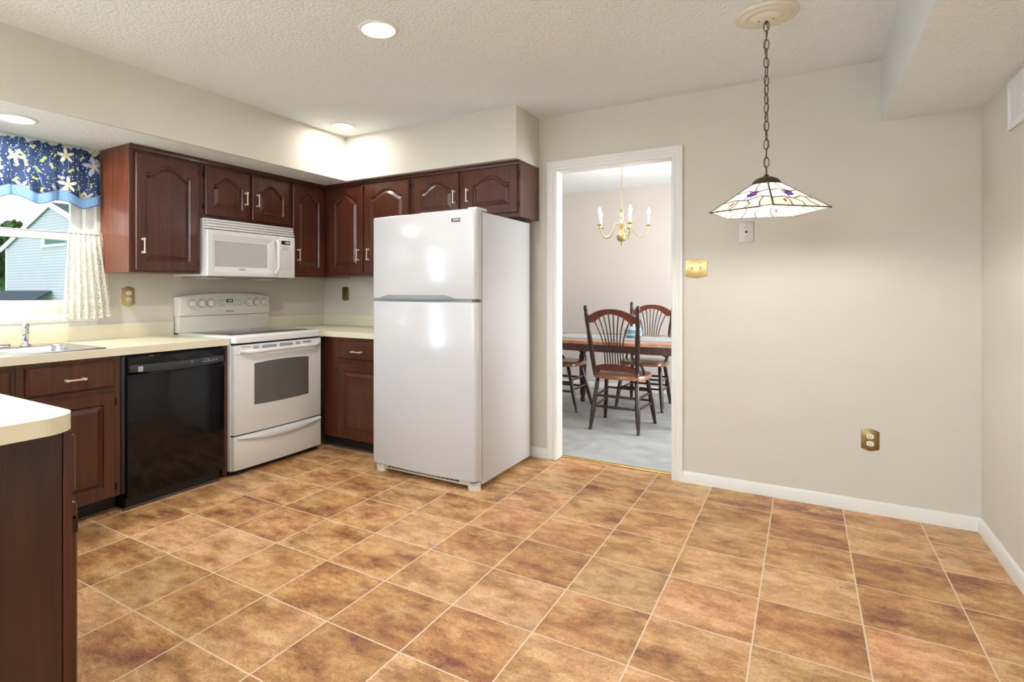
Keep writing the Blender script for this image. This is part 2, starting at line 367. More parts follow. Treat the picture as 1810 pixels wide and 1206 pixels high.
def prism(bm, poly, z0, z1, mat=Matrix(), mi=0, bev=0.0):
    """extrude a 2D polygon (x,y) between z0 and z1"""
    a = [bm.verts.new(mat @ Vector((x, y, z0))) for x, y in poly]; b = [bm.verts.new(mat @ Vector((x, y, z1))) for x, y in poly]
    fs = [bm.faces.new(list(reversed(a))), bm.faces.new(b)]; n = len(poly)
    for i in range(n): fs.append(bm.faces.new((a[i], a[(i+1) % n], b[(i+1) % n], b[i])))
    for f in fs: f.material_index = mi
    bmesh.ops.recalc_face_normals(bm, faces=fs)
    if bev:
        r = bmesh.ops.bevel(bm, geom=list(fs[1].edges), offset=bev, segments=2, affect='EDGES', profile=0.5)
        for f in r['faces']: f.material_index = mi
    return fs
def frame_M(origin, facing):
    u, w = {'+X': ((0, 1, 0), (1, 0, 0)), '-Y': ((1, 0, 0), (0, -1, 0)), '+Y': ((-1, 0, 0), (0, 1, 0)), '-X': ((0, -1, 0), (-1, 0, 0))}[facing]
    u = Vector(u); w = Vector(w); v = Vector((0, 0, 1)); o = Vector(origin)
    return Matrix(((u.x, v.x, w.x, o.x), (u.y, v.y, w.y, o.y), (u.z, v.z, w.z, o.z), (0, 0, 0, 1)))
def text(bm, s, size, mat, depth=0.0006, mi=0, align='CENTER'):
    cu = bpy.data.curves.new('lettering', 'FONT'); cu.body = s; cu.size = size; cu.extrude = depth; cu.align_x = align; cu.align_y = 'CENTER'; cu.resolution_u = 3
    ob = bpy.data.objects.new('lettering', cu)
    me = bpy.data.meshes.new_from_object(ob)
    n0 = len(bm.verts); f0 = len(bm.faces); bm.from_mesh(me); bm.verts.ensure_lookup_table(); bm.faces.ensure_lookup_table()
    for v in bm.verts[n0:]: v.co = mat @ v.co
    for f in bm.faces[f0:]: f.material_index = mi
    bpy.data.objects.remove(ob); bpy.data.curves.remove(cu); bpy.data.meshes.remove(me)
WM = {}
def fin(name, bm, mats, parent=None, smooth=None, kind=None, xf=None):
    if xf is not None: bm.transform(xf)
    if parent is not None: bm.transform(WM[parent.name].inverted())
    me = bpy.data.meshes.new(name); bm.normal_update(); bm.to_mesh(me); bm.free()
    for m in (mats if isinstance(mats, (list, tuple)) else [mats]): me.materials.append(M[m] if isinstance(m, str) else m)
    o = bpy.data.objects.new(name, me); S.collection.objects.link(o)
    if parent is not None: o.parent = parent; WM[o.name] = WM[parent.name]
    else: WM[o.name] = Matrix()
    if smooth:
        for p in me.polygons: p.use_smooth = True
        try: me.set_sharp_from_angle(angle=math.radians(smooth))
        except Exception: pass
    if kind: o['kind'] = kind
    return o
def thing(name, label, cat, loc, group=None, rz=0):
    o = bpy.data.objects.new(name, None); S.collection.objects.link(o); o.empty_display_size = 0.1
    o.location = loc; o.rotation_euler = (0, 0, rz)
    WM[o.name] = Matrix.Translation(Vector(loc)) @ Matrix.Rotation(rz, 4, 'Z')
    o['label'] = label; o['category'] = cat
    if group: o['group'] = group
    return o
def tag(o, label, cat, group=None):
    o['label'] = label; o['category'] = cat
    if group: o['group'] = group
    return o
def B(name, mats, boxes, parent=None, kind=None, bev=0.0, smooth=None):
    bm = bmesh.new()
    for b in boxes: box(bm, *b[:6], bev=(b[6] if len(b) > 6 else bev), mi=(b[7] if len(b) > 7 else 0))
    return fin(name, bm, mats, parent, kind=kind, smooth=smooth or (35 if bev else None))
def copy_tree(o, parent=None):
    c = o.copy(); S.collection.objects.link(c)
    if parent is not None: c.parent = parent
    for ch in [x for x in bpy.data.objects if x.parent == o]: copy_tree(ch, c)
    return c

# ------------------------------------------------------------------ room shell
XL, XR, YB, YR, CZ = -3.78, 0.753, 3.745, -3.2, 2.443
TH = 0.105
B('floor', 'tile', [(XL, XR, YR, 3.845, -0.06, 0.0)], kind='structure')
B('floor_carpet', 'carpet', [(-4.0, 1.0, 3.845, 7.0, -0.06, 0.004)], kind='structure')
CANS = [(-1.718, 2.054), (-2.960, 3.119), (-1.0, -0.6), (-2.6, -0.6)]
CAN_R = 0.078
SOFF_CAN = (-3.452, 1.250)
def sheet_with_holes(bm, x0, x1, y0, y1, z, holes, r, mi=0):
    es = []
    def loop(pts):
        vs = [bm.verts.new((x, y, z)) for x, y in pts]
        return [bm.edges.new((vs[i], vs[(i+1) % len(vs)])) for i in range(len(vs))]
    es += loop([(x0, y0), (x1, y0), (x1, y1), (x0, y1)])
    for hx, hy in holes: es += loop([(hx+r*math.cos(2*PI*i/28), hy+r*math.sin(2*PI*i/28)) for i in range(28)])
    r_ = bmesh.ops.triangle_fill(bm, edges=es, use_beauty=True, normal=(0, 0, -1))
    for g in r_['geom']:
        if isinstance(g, bmesh.types.BMFace): g.material_index = mi
bm = bmesh.new(); sheet_with_holes(bm, XL-0.1, XR+0.1, YR-0.1, YB+0.05, CZ, CANS, CAN_R)
fin('ceiling', bm, 'ceiling', kind='structure')
B('ceiling_dining', 'ceiling', [(-4.0, 1.0, 3.79, 7.0, CZ, CZ+0.05)], kind='structure')
# back wall with the cased opening to the dining room
DX0, DX1, DZ = -1.497, -0.722, 2.052
B('wall_back', ['wall'], [(XL-0.1, DX0-0.018, YB, YB+TH, 0, CZ), (DX1+0.018, XR+0.1, YB, YB+TH, 0, CZ), (DX0-0.018, DX1+0.018, YB, YB+TH, DZ+0.018, CZ)], kind='structure')
B('wall_right', 'wall', [(XR, XR+0.1, YR, YB, 0, CZ)], kind='structure')
WY0, WY1, WZ0, WZ1 = 0.60, 1.794, 1.035, 2.09       # sink window opening
FY0, FY1, FZ0, FZ1 = -1.35, 0.02, 0.75, 1.95        # family window
B('wall_left', 'wall', [(XL-0.13, XL, YR, FY0, 0, CZ), (XL-0.13, XL, FY0, FY1, 0, FZ0), (XL-0.13, XL, FY0, FY1, FZ1, CZ), (XL-0.13, XL, FY1, WY0, 0, CZ),
                        (XL-0.13, XL, WY0, WY1, 0, WZ0), (XL-0.13, XL, WY0, WY1, WZ1, CZ), (XL-0.13, XL, WY1, YB, 0, CZ)], kind='structure')
PX0, PX1, PZ = -2.75, -0.35, 2.06
B('wall_rear', 'wall', [(XL, PX0, YR-0.12, YR, 0, CZ), (PX1, XR, YR-0.12, YR, 0, CZ), (PX0, PX1, YR-0.12, YR, PZ, CZ)], kind='structure')
# soffits (boxed-in bulkheads under the ceiling)
bm = bmesh.new()
SX, SY, SZ, SXE = -3.155, 3.366, 2.090, -1.633
box(bm, SX-0.02, SX, -0.6, YB, SZ, CZ, mi=0); box(bm, XL, SX-0.02, -0.6, -0.58, SZ, CZ, mi=0)
sheet_with_holes(bm, XL, SX-0.02, -0.58, YB, SZ, [SOFF_CAN], CAN_R, mi=1)
box(bm, SX, SXE, SY, YB, SZ, CZ, mi=0)
fin('ceiling_soffit_kitchen', bm, ['wall', 'ceiling'], kind='structure')
bm = bmesh.new(); box(bm, 0.350, XR, -1.2, YB, 2.114, CZ)
for f in bm.faces:
    f.material_index = 1 if f.normal.z < -0.5 else 0
fin('ceiling_soffit_breakfast', bm, ['soffit_white', 'ceiling'], kind='structure')
# dining room walls
B('wall_dining_far', 'dining_wall', [(-4.0, 1.0, 6.80, 6.9, 0, CZ)], kind='structure')
B('wall_dining_west', 'dining_wall', [(-3.5, -3.4, YB+TH, 6.80, 0, CZ)], kind='structure')
B('wall_dining_east', 'dining_wall', [(0.80, 0.9, YB+TH, 4.45, 0, CZ), (0.80, 0.9, 6.05, 6.80, 0, CZ), (0.80, 0.9, 4.45, 6.05, 0, 0.45), (0.80, 0.9, 4.45, 6.05, 2.2, CZ)], kind='structure')
# baseboards: tall board, small eased cap
def baseboard(name, runs):
    bm = bmesh.new()
    for (x0, y0, x1, y1, nx, ny) in runs:
        prof = [(0, 0), (0.016, 0), (0.016, 0.040), (0.0135, 0.046), (0.0135, 0.054), (0.009, 0.063), (0.004, 0.069), (0, 0.069)]
        a = [bm.verts.new((x0+nx*d, y0+ny*d, z)) for d, z in prof]; b = [bm.verts.new((x1+nx*d, y1+ny*d, z)) for d, z in prof]
        n = len(prof); fs = [bm.faces.new((a[i], a[(i+1) % n], b[(i+1) % n], b[i])) for i in range(n)]
        fs += [bm.faces.new(a), bm.faces.new(list(reversed(b)))]
        bmesh.ops.recalc_face_normals(bm, faces=fs)
    return fin(name, bm, 'trim', kind='structure', smooth=30)
baseboard('baseboard_back', [(-0.655, YB, XR, YB, 0, -1), (-1.75, YB, -1.568, YB, 0, -1)])
baseboard('baseboard_right', [(XR, YB, XR, YR, -1, 0)])
baseboard('baseboard_dining', [(-3.4, 6.80, 0.8, 6.80, 0, -1)])
# door casing, jambs, threshold
bm = bmesh.new()
def casing_profile(bm, pts_in, w, y, out):
    prof = [(0, 0), (0, 0.010), (0.006, 0.013), (0.018, 0.0135), (0.024, 0.010), (0.040, 0.012), (0.048, 0.017), (w, 0.017), (w, 0)]
    rings = []
    for (px, pz, dx, dz) in pts_in:
        rings.append([bm.verts.new((px+dx*d, y-h, pz+dz*d)) for d, h in prof])
    fs = []
    for a, b in zip(rings, rings[1:]):
        for i in range(len(prof)-1): fs.append(bm.faces.new((a[i], a[i+1], b[i+1], b[i])))
    fs += [bm.faces.new(rings[0]), bm.faces.new(list(reversed(rings[-1])))]
    bmesh.ops.recalc_face_normals(bm, faces=fs)
casing_profile(bm, [(DX0-0.005, 0, -1, 0), (DX0-0.005, DZ+0.005, -1, 1), (DX1+0.005, DZ+0.005, 1, 1), (DX1+0.005, 0, 1, 0)], 0.064, YB, 1)
t1 = fin('trim_door_casing', bm, 'trim', kind='structure', smooth=25)
bm = bmesh.new(); box(bm, DX0-0.018, DX0, YB-0.001, YB+TH+0.002, 0, DZ+0.018, bev=0.002); box(bm, DX1, DX1+0.018, YB-0.001, YB+TH+0.002, 0, DZ+0.018, bev=0.002); box(bm, DX0-0.018, DX1+0.018, YB-0.001, YB+TH+0.002, DZ, DZ+0.018, bev=0.002)
fin('trim_door_jamb', bm, 'trim', kind='structure')
bm = bmesh.new(); box(bm, DX0, DX1, 3.826, 3.866, 0.0, 0.009, bev=0.004)
fin('trim_threshold_strip', bm, 'threshold', kind='structure', smooth=40)

# ------------------------------------------------------------------ sink window, family window, patio door
def double_hung(name, y0, y1, z0, z1, mid, depth0, parts=True, stool=True):
    """vinyl double-hung unit set into the left wall; returns its structure object"""
    fw, sw = 0.055, 0.058
    x = XL-depth0
    bm = bmesh.new()
    for (a, b, c, d) in ((y0, y0+fw, z0, z1), (y1-fw, y1, z0, z1), (y0+fw, y1-fw, z0, z0+0.03), (y0+fw, y1-fw, z1-0.03, z1)): box(bm, x-0.05, x+0.045, a, b, c, d, bev=0.003)
    box(bm, XL-0.13, XL-0.0005, y1-0.006, y1-0.0005, z0, z1); box(bm, XL-0.13, XL-0.0005, y0+0.0005, y0+0.006, z0, z1)
    w = fin(name, bm, 'trim', kind='structure', smooth=35)
    a, b = y0+fw, y1-fw
    for nm, xx, c, d, br, tr in (('lower_sash', x+0.018, z0+0.03, mid+0.02, 0.082, 0.042), ('upper_sash', x-0.018, mid-0.02, z1-0.03, 0.042, 0.05)):
        bm = bmesh.new()
        box(bm, xx-0.017, xx+0.017, a, a+sw, c, d, bev=0.004); box(bm, xx-0.017, xx+0.017, b-sw, b, c, d, bev=0.004)
        box(bm, xx-0.017, xx+0.017, a+sw, b-sw, c, c+br, bev=0.004); box(bm, xx-0.017, xx+0.017, a+sw, b-sw, d-tr, d, bev=0.004)
        s = fin(nm, bm, 'trim', w, smooth=35)
        B('pane', 'glass', [(xx-0.003, xx+0.003, a+sw-0.005, b-sw+0.005, c+br-0.005, d-tr+0.005)], s)
    if stool:
        bm = bmesh.new(); box(bm, XL-0.09, XL+0.012, y0-0.004, y1+0.004, z0-0.022, z0+0.018, bev=0.005); box(bm, XL+0.0005, XL+0.008, y0, y1, z0-0.05, z0-0.022, bev=0.002)
        fin('window_sill', bm, 'trim', w, smooth=35)
    return w
double_hung('window_1', WY0, WY1, WZ0, WZ1, 1.532, 0.075)
double_hung('window_2', FY0, FY1, FZ0, FZ1, 1.36, 0.075)
bm = bmesh.new()
for a, b, c, d in ((PX0, PX0+0.07, 0, PZ), (PX1-0.07, PX1, 0, PZ), (PX0, PX1, PZ-0.07, PZ), (PX0, PX1, 0, 0.07), (-1.60, -1.50, 0.07, PZ-0.07)): box(bm, a, b, YR-0.10, YR-0.03, c, d, bev=0.004)
pd = fin('door_patio', bm, 'trim', kind='structure', smooth=35)  # unseen door, put in as an opening for the rear light
B('pane', 'glass', [(PX0+0.06, -1.59, YR-0.07, YR-0.064, 0.06, PZ-0.06), (-1.51, PX1-0.06, YR-0.07, YR-0.064, 0.06, PZ-0.06)], pd)
bm = bmesh.new()
for a, b, c, d in ((4.45, 4.52, 0.45, 2.2), (5.98, 6.05, 0.45, 2.2), (4.52, 5.98, 0.45, 0.52), (4.52, 5.98, 2.13, 2.2), (4.52, 5.98, 1.30, 1.35)): box(bm, 0.82, 0.88, a, b, c, d, bev=0.004)
dw_ = fin('window_3', bm, 'trim', kind='structure', smooth=35)
B('pane', 'glass', [(0.847, 0.853, 4.51, 5.99, 0.51, 2.14)], dw_)

# ------------------------------------------------------------------ recessed downlights
def downlight(x, y, z, label, power, r=CAN_R, spread=175):
    t = thing('recessed_downlight', label, 'ceiling light', (x, y, z), 'recessed lights in ceiling and soffit')
    T = Matrix.Translation((x, y, z))
    bm = bmesh.new(); lathe(bm, [(r-0.004, 0.0005), (r-0.006, -0.004), (r+0.004, -0.007), (r+0.016, -0.004), (r+0.018, -0.0005)], 36, T, cap=False)
    fin('trim_ring', bm, 'trim', t)
    bm = bmesh.new(); lathe(bm, [(r-0.003, -0.002), (r-0.006, 0.03), (r-0.014, 0.085), (r-0.016, 0.10), (0, 0.10)], 36, T, cap=False)
    fin('baffle', bm, 'trim', t)
    bm = bmesh.new(); lathe(bm, [(0, 0.040), (0.030, 0.043), (0.044, 0.055), (0.046, 0.07), (0.03, 0.098), (0, 0.0985)], 28, T, cap=False)
    fin('lamp', bm, 'lamp_face', t)
    l = area_light('downlight_beam', (x, y, z-0.003), (0, 0, 0), 0.10, 0.10, power, (1.0, 0.96, 0.90), 'DISK', spread)
    return t
downlight(CANS[0][0], CANS[0][1], CZ, 'round recessed light in the open middle of the kitchen ceiling, between sink and doorway', 10)
downlight(CANS[1][0], CANS[1][1], CZ, 'round recessed light in the ceiling tucked into the soffit corner above the microwave', 3.3)
downlight(SOFF_CAN[0], SOFF_CAN[1], SZ, 'round recessed light in the low soffit above the sink window', 9)
downlight(CANS[2][0], CANS[2][1], CZ, 'unseen recessed light added behind the viewpoint toward the breakfast side', 10)  # unseen lights added to brighten the floor in front
downlight(CANS[3][0], CANS[3][1], CZ, 'unseen recessed light added behind the viewpoint toward the family window', 10)

# ------------------------------------------------------------------ cabinet pieces (local u, v, w = along, up, out)
def loop_offset(pts, d):
    n = len(pts); out = []
    for i in range(n):
        p0, p1, p2 = Vector(pts[i-1]), Vector(pts[i]), Vector(pts[(i+1) % n])
        a = (p1-p0).normalized(); b = (p2-p1).normalized()
        n1 = Vector((-a.y, a.x)); n2 = Vector((-b.y, b.x)); m = n1+n2
        if m.length < 1e-6: m = n1
        m.normalize(); c = max(0.5, m.dot(n1)); out.append(tuple(p1+m*(d/c)))
    return out
def door_mesh(bm, w, h, arch, t=0.020, st=0.058, rise=None):
    """raised-panel door, u 0..w, v 0..h, w 0..t"""
    st = min(st, w*0.19)
    x0, x1, y0 = st, w-st, st
    if arch:
        rise = rise or min(0.058, (w-2*st)*0.28); sh = h-st-rise+0.004
        N = 22; top = []
        for i in range(N+1):
            s = 1-2*i/N                      # +1 .. -1 running right to left
            q = abs(s)
            if q > 0.80: e = 0.0
            else: e = (0.5*(1+math.cos(PI*q/0.80)))**0.52
            top.append((x0+(x1-x0)*(s+1)/2, sh+rise*e))
    else: top = [(x1, h-st), (x0, h-st)]
    inner = [(x0, y0), (x1, y0)]+top
    outer = [(0, 0), (w, 0)]
    if arch: outer += [((w if i == 0 else 0 if i == len(top)-1 else p[0]), h) for i, p in enumerate(top)]
    else: outer += [(w, h), (0, h)]
    e = 0.004
    def cl(p, d): return (min(max(p[0], d), w-d), min(max(p[1], d), h-d))
    L = [[(x, y, 0.0) for x, y in outer], [(x, y, t-0.005) for x, y in outer], [cl(p, e)+(t,) for p in outer],
         [(x, y, t) for x, y in inner], [(x, y, t-0.0095) for x, y in loop_offset(inner, 0.007)], [(x, y, t-0.0105) for x, y in loop_offset(inner, 0.012)],
         [(x, y, t-0.0005) for x, y in loop_offset(inner, 0.034)]]
    rings = [[bm.verts.new(p) for p in r] for r in L]; n = len(inner); fs = []
    for a, b in zip(rings, rings[1:]):
        for i in range(n): fs.append(bm.faces.new((a[i], a[(i+1) % n], b[(i+1) % n], b[i])))
    fs.append(bm.faces.new(rings[-1])); fs.append(bm.faces.new(list(reversed(rings[0]))))
def slab_front(bm, w, h, t=0.020):
    L = [[(0, 0, 0), (w, 0, 0), (w, h, 0), (0, h, 0)], [(0, 0, t-0.009), (w, 0, t-0.009), (w, h, t-0.009), (0, h, t-0.009)]]
    for d, z in ((0.006, t-0.003), (0.010, t-0.0025), (0.012, t)): L.append([(d, d, z), (w-d, d, z), (w-d, h-d, z), (d, h-d, z)])
    r = [[bm.verts.new(p) for p in q] for q in L]
    for a, b in zip(r, r[1:]):
        for i in range(4): bm.faces.new((a[i], a[(i+1) % 4], b[(i+1) % 4], b[i]))
    bm.faces.new(r[-1]); bm.faces.new(list(reversed(r[0])))
def pull(bm, u, v, horiz=False, L=0.098, w0=0.020):
    """square bar pull with collared posts, centred on u, v"""
    def bx(a0, a1, b0, b1, c0, c1, bv):
        if horiz: box(bm, u+a0, u+a1, v+b0, v+b1, c0, c1, bev=bv, seg=1)
        else: box(bm, u+b0, u+b1, v+a0, v+a1, c0, c1, bev=bv, seg=1)
    for s in (-1, 1):
        c = s*(L/2-0.009)
        bx(c-0.0065, c+0.0065, -0.0065, 0.0065, w0, w0+0.006, 0.001); bx(c-0.004, c+0.004, -0.004, 0.004, w0+0.004, w0+0.024, 0.0008)
        bx(c-0.0075, c+0.0075, -0.0060, 0.0060, w0+0.021, w0+0.031, 0.0012)
    bx(-L/2+0.009, L/2-0.009, -0.0042, 0.0042, w0+0.0225, w0+0.0295, 0.001)
def hinge(bm, u, v):
    if True:
        lathe(bm, [(0.0038, -0.021), (0.0045, -0.019), (0.0045, 0.019), (0.0038, 0.021)], 8, Matrix.Translation((u, v, 0.014)) @ Matrix.Rotation(-PI/2, 4, 'X'))
        box(bm, u-0.006, u+0.006, v-0.016, v+0.016, 0.0005, 0.012)
def cab_door(parent, X, u0, u1, v0, v1, arch, handle=None, hside=None, horiz=False, mat='cherry', name='door'):
    bm = bmesh.new()
    (door_mesh(bm, u1-u0, v1-v0, arch) if name == 'door' else slab_front(bm, u1-u0, v1-v0))
    bmesh.ops.translate(bm, verts=bm.verts, vec=(u0, v0, 0.0005))
    d = fin(name, bm, mat, parent, xf=X, smooth=11)
    if handle:
        bm = bmesh.new(); pull(bm, handle[0], handle[1], horiz); fin('handle', bm, 'nickel', d, xf=X)
    if hside is not None:
        for v in (v0+0.055, v1-0.055):
            bm = bmesh.new(); hinge(bm, hside, v); fin('hinge', bm, 'hinge', d, xf=X)
    return d
def cabinet(name, label, facing, origin, Wd, Hh, depth, group, top_mold=True, side='cherry', hollow=False):
    """origin = lower-left of the face plane seen from the front"""
    t = thing(name, label, 'cabinet', origin, group); X = frame_M(origin, facing)
    bm = bmesh.new()
    if hollow:
        for b_ in ((0, Wd, 0, Hh, -0.010, 0.0), (0, 0.006, 0, Hh, -depth, -0.010), (Wd-0.006, Wd, 0, Hh, -depth, -0.010), (0.006, Wd-0.006, 0, 0.018, -depth, -0.010)): box(bm, *b_)
    else: box(bm, 0, Wd, 0, Hh, -depth, 0.0, bev=0.0015, seg=1)
    if side != 'cherry':
        for f in bm.faces:
            if abs(f.normal.x) > 0.7: f.material_index = 1
    fin('carcass', bm, ['cherry', side], t, xf=X)
    if top_mold:
        bm = bmesh.new()
        prof = [(0.0003, Hh-0.030), (0.008, Hh-0.028), (0.010, Hh-0.014), (0.018, Hh-0.006), (0.018, Hh-0.0005), (0.0003, Hh-0.0005)]
        a = [bm.verts.new((0.0, v, w)) for w, v in prof]; b = [bm.verts.new((Wd, v, w)) for w, v in prof]; n = len(prof)
        for i in range(n): bm.faces.new((a[i], a[(i+1) % n], b[(i+1) % n], b[i]))
        bm.faces.new(a); bm.faces.new(list(reversed(b)))
        fin('top_molding', bm, 'cherry', t, xf=X)
    return t, X
UG, LG = 'dark cherry wall cabinets', 'dark cherry base cabinets'
XU, YU = -3.447, 3.430
# wall cabinet beside the window
t, X = cabinet('wall_cabinet', 'tall single-door cherry wall cabinet between the curtained window and the microwave', '+X', (XU, 1.812, 1.316), 0.464, 0.773, XU-XL-0.001, UG, side='cherry_lit_side')
cab_door(t, X, 0.032, 0.440, 0.016, 0.728, True, (0.070, 0.162), 0.444)
# over the microwave
t, X = cabinet('wall_cabinet', 'short two-door cherry wall cabinet mounted directly over the white microwave', '+X', (XU, 2.278, 1.700), 0.765, 0.389, XU-XL-0.001, UG)
cab_door(t, X, 0.028, 0.378, 0.016, 0.346, True, (0.340, 0.164), 0.024); cab_door(t, X, 0.404, 0.748, 0.016, 0.346, True, (0.441, 0.164), 0.752)
# beside the microwave into the corner
t, X = cabinet('wall_cabinet', 'narrow single-door cherry wall cabinet between the microwave and the inside corner', '+X', (XU, 3.046, 1.316), 0.690, 0.773, XU-XL-0.001, UG)
cab_door(t, X, 0.016, 0.352, 0.018, 0.730, True, (0.062, 0.172), 0.357)
# back wall, left of the refrigerator
t, X = cabinet('wall_cabinet', 'full-height two-door cherry wall cabinet over the brass outlet, partly hidden behind the refrigerator', '-Y', (-3.444, YU, 1.322), 0.906, 0.767, YB-YU-0.001, UG)
cab_door(t, X, 0.060, 0.424, 0.026, 0.726, True, (0.386, 0.170), 0.055); cab_door(t, X, 0.446, 0.886, 0.026, 0.732, True, (0.492, 0.170), 0.890)
# over the refrigerator
t, X = cabinet('wall_cabinet', 'short two-door cherry wall cabinet above the refrigerator beside the doorway', '-Y', (-2.536, YU, 1.706), 0.903, 0.383, YB-YU-0.001, UG)
cab_door(t, X, 0.032, 0.424, 0.030, 0.350, True, (0.392, 0.172), 0.027); cab_door(t, X, 0.484, 0.886, 0.030, 0.350, True, (0.502, 0.172), 0.891)

# ------------------------------------------------------------------ base cabinets
XB_, CT = -3.180, 0.853     # face plane, underside of counter
def base_extra(t, facing, origin, Wd, kd=0.055, kh=0.088):
    X = frame_M(origin, facing); bm = bmesh.new(); box(bm, 0, Wd, 0.0, kh, -0.5, -kd); fin('toe_kick', bm, 'kick', t, xf=X)
    bm = bmesh.new(); box(bm, 0, Wd, 0.0, 0.014, -kd, -kd+0.014, bev=0.004); fin('shoe_molding', bm, 'shoe', t, xf=X)
def base_cabinet(label, facing, origin, Wd, depth=0.598, hollow=False):
    o2 = (origin[0], origin[1], 0.088)
    t, X = cabinet('base_cabinet', label, facing, o2, Wd, CT-0.088, depth, LG, top_mold=False, hollow=hollow)
    base_extra(t, facing, (origin[0], origin[1], 0.0), Wd)
    return t, X
t, X = base_cabinet('cherry sink base cabinet with false drawer fronts beside the peninsula', '+X', (XB_, 0.712, 0), 0.436, hollow=True)
cab_door(t, X, 0.040, 0.414, 0.600, 0.740, False, name='drawer_front'); cab_door(t, X, 0.040, 0.414, 0.006, 0.570, False, None, 0.034)
t, X = base_cabinet('cherry base cabinet with one drawer and one door next to the black dishwasher', '+X', (XB_, 1.150, 0), 0.478, hollow=True)
cab_door(t, X, 0.036, 0.438, 0.598, 0.740, False, (0.242, 0.663), None, True, name='drawer_front'); cab_door(t, X, 0.040, 0.442, 0.006, 0.570, False, None, 0.448)
t, X = base_cabinet('cherry base cabinet with one drawer and one door between range and refrigerator', '-Y', (-3.170, 3.135, 0), 0.665)
cab_door(t, X, 0.160, 0.610, 0.602, 0.743, False, (0.365, 0.663), None, True, name='drawer_front'); cab_door(t, X, 0.160, 0.610, 0.006, 0.572, False, None, 0.154)
o = B('filler_panel', 'cherry', [(XB_-0.30, XB_+0.002, 2.258, 2.290, 0.012, CT-0.001)], bev=0.0015)
tag(o, 'narrow vertical cherry filler strip between the dishwasher and the range', 'panel')
# peninsula
PXE = -1.580
t = thing('peninsula_cabinet', 'dark brown wood peninsula cabinet with plain end panel under the rounded counter', 'cabinet', (-2.4, 0.36, 0), LG)
bm = bmesh.new(); box(bm, -3.10, PXE-0.002, 0.10, 0.6705, 0.088, CT, bev=0.0015, seg=1); fin('carcass', bm, 'panel_wood', t)
B('end_panel', 'panel_wood', [(PXE-0.002, PXE, 0.10, 0.668, 0.0, CT)], t)
bm = bmesh.new(); box(bm, -3.10, PXE+0.001, 0.671, 0.692, 0.088, CT, bev=0.002); box(bm, PXE-0.018, PXE+0.001, 0.671, 0.692, 0.0, 0.088, bev=0.002); fin('face_frame', bm, 'cherry', t)
bm = bmesh.new(); box(bm, -3.10, PXE-0.02, 0.15, 0.615, 0, 0.088); fin('toe_kick', bm, 'kick', t)
X = frame_M((PXE, 0.692, 0.0), '+Y')
for k in range(3):
    u = 0.018+k*0.50
    cab_door(t, X, u, u+0.46, 0.690, 0.834, False, (u+0.23, 0.762), None, True, name='drawer_front')
    cab_door(t, X, u, u+0.46, 0.094, 0.660, False, (u+0.42, 0.58), u-0.004)

# ------------------------------------------------------------------ countertops
CZ0, CZ1 = 0.853, 0.895
def rounded(poly, r, idxs, n=8):
    out = []
    for i, p in enumerate(poly):
        if i not in idxs: out.append(p); continue
        a = Vector(poly[i-1]); b = Vector(p); c = Vector(poly[(i+1) % len(poly)])
        d1 = (a-b).normalized(); d2 = (c-b).normalized(); ce = b+(d1+d2)*r
        p1 = b+d1*r; p2 = b+d2*r
        a1 = math.atan2(p1.y-ce.y, p1.x-ce.x); a2 = math.atan2(p2.y-ce.y, p2.x-ce.x); da = (a2-a1+PI) % (2*PI)-PI
        for k in range(n+1): out.append((ce.x+r*math.cos(a1+da*k/n), ce.y+r*math.sin(a1+da*k/n)))
    return out
SK = (-3.668, -3.192, 0.760, 1.535)      # sink cut-out
bm = bmesh.new()
for b in ((-3.778, SK[0], 0.705, 2.286), (SK[1], -3.150, 0.705, 2.286), (SK[0], SK[1], SK[3], 2.286), (SK[0], SK[1], 0.705, SK[2])): box(bm, b[0], b[1], b[2], b[3], CZ0, CZ1)
pen = rounded([(-3.778, 0.060), (-1.552, 0.060), (-1.552, 0.705), (-3.778, 0.705)], 0.085, (1, 2), 10)
prism(bm, pen, CZ0, CZ1)
bmesh.ops.remove_doubles(bm, verts=bm.verts, dist=1e-5)
ct = fin('countertop', bm, 'counter'); tag(ct, 'cream laminate countertop holding the sink and turning into the rounded peninsula', 'countertop', 'cream laminate countertops')
B('backsplash', 'counter', [(XL+0.0005, XL+0.018, 0.705, 2.286, CZ1+0.0003, 0.990)], ct, bev=0.002)
bm = bmesh.new()
prism(bm, [(-3.778, 3.067), (-3.150, 3.067), (-3.150, 3.110), (-2.500, 3.110), (-2.500, 3.7435), (-3.778, 3.7435)], CZ0, CZ1, bev=0.0)
ct2 = fin('countertop', bm, 'counter'); tag(ct2, 'short cream laminate corner countertop between the range and the refrigerator', 'countertop', 'cream laminate countertops')
B('backsplash', 'counter', [(XL+0.0005, XL+0.018, 3.067, 3.7435, CZ1+0.0003, 0.990), (XL+0.018, -2.500, YB-0.018, YB-0.0005, CZ1+0.0003, 0.990)], ct2, bev=0.002)

# ------------------------------------------------------------------ sink, faucet, sprayer
t = thing('kitchen_sink', 'stainless steel double-bowl drop-in sink set in the counter under the window', 'sink', (-3.43, 1.148, CZ1))
bm = bmesh.new()
x0, x1, y0, y1 = -3.700, -3.168, 0.728, 1.566
bowls = [(-3.600, -3.205, 0.775, 1.128), (-3.600, -3.205, 1.165, 1.520)]
z = CZ1
def ring_rect(bm, x0, x1, y0, y1, z, r, n=6): return [bm.verts.new((px, py, z)) for px, py in rounded([(x0, y0), (x1, y0), (x1, y1), (x0, y1)], r, (0, 1, 2, 3), n)]
oe0 = ring_rect(bm, x0, x1, y0, y1, z+0.0005, 0.035); oe1 = ring_rect(bm, x0+0.006, x1-0.006, y0+0.006, y1-0.006, z+0.005, 0.03)
for i in range(len(oe0)): bm.faces.new((oe0[i], oe0[(i+1) % len(oe0)], oe1[(i+1) % len(oe1)], oe1[i])).smooth = True
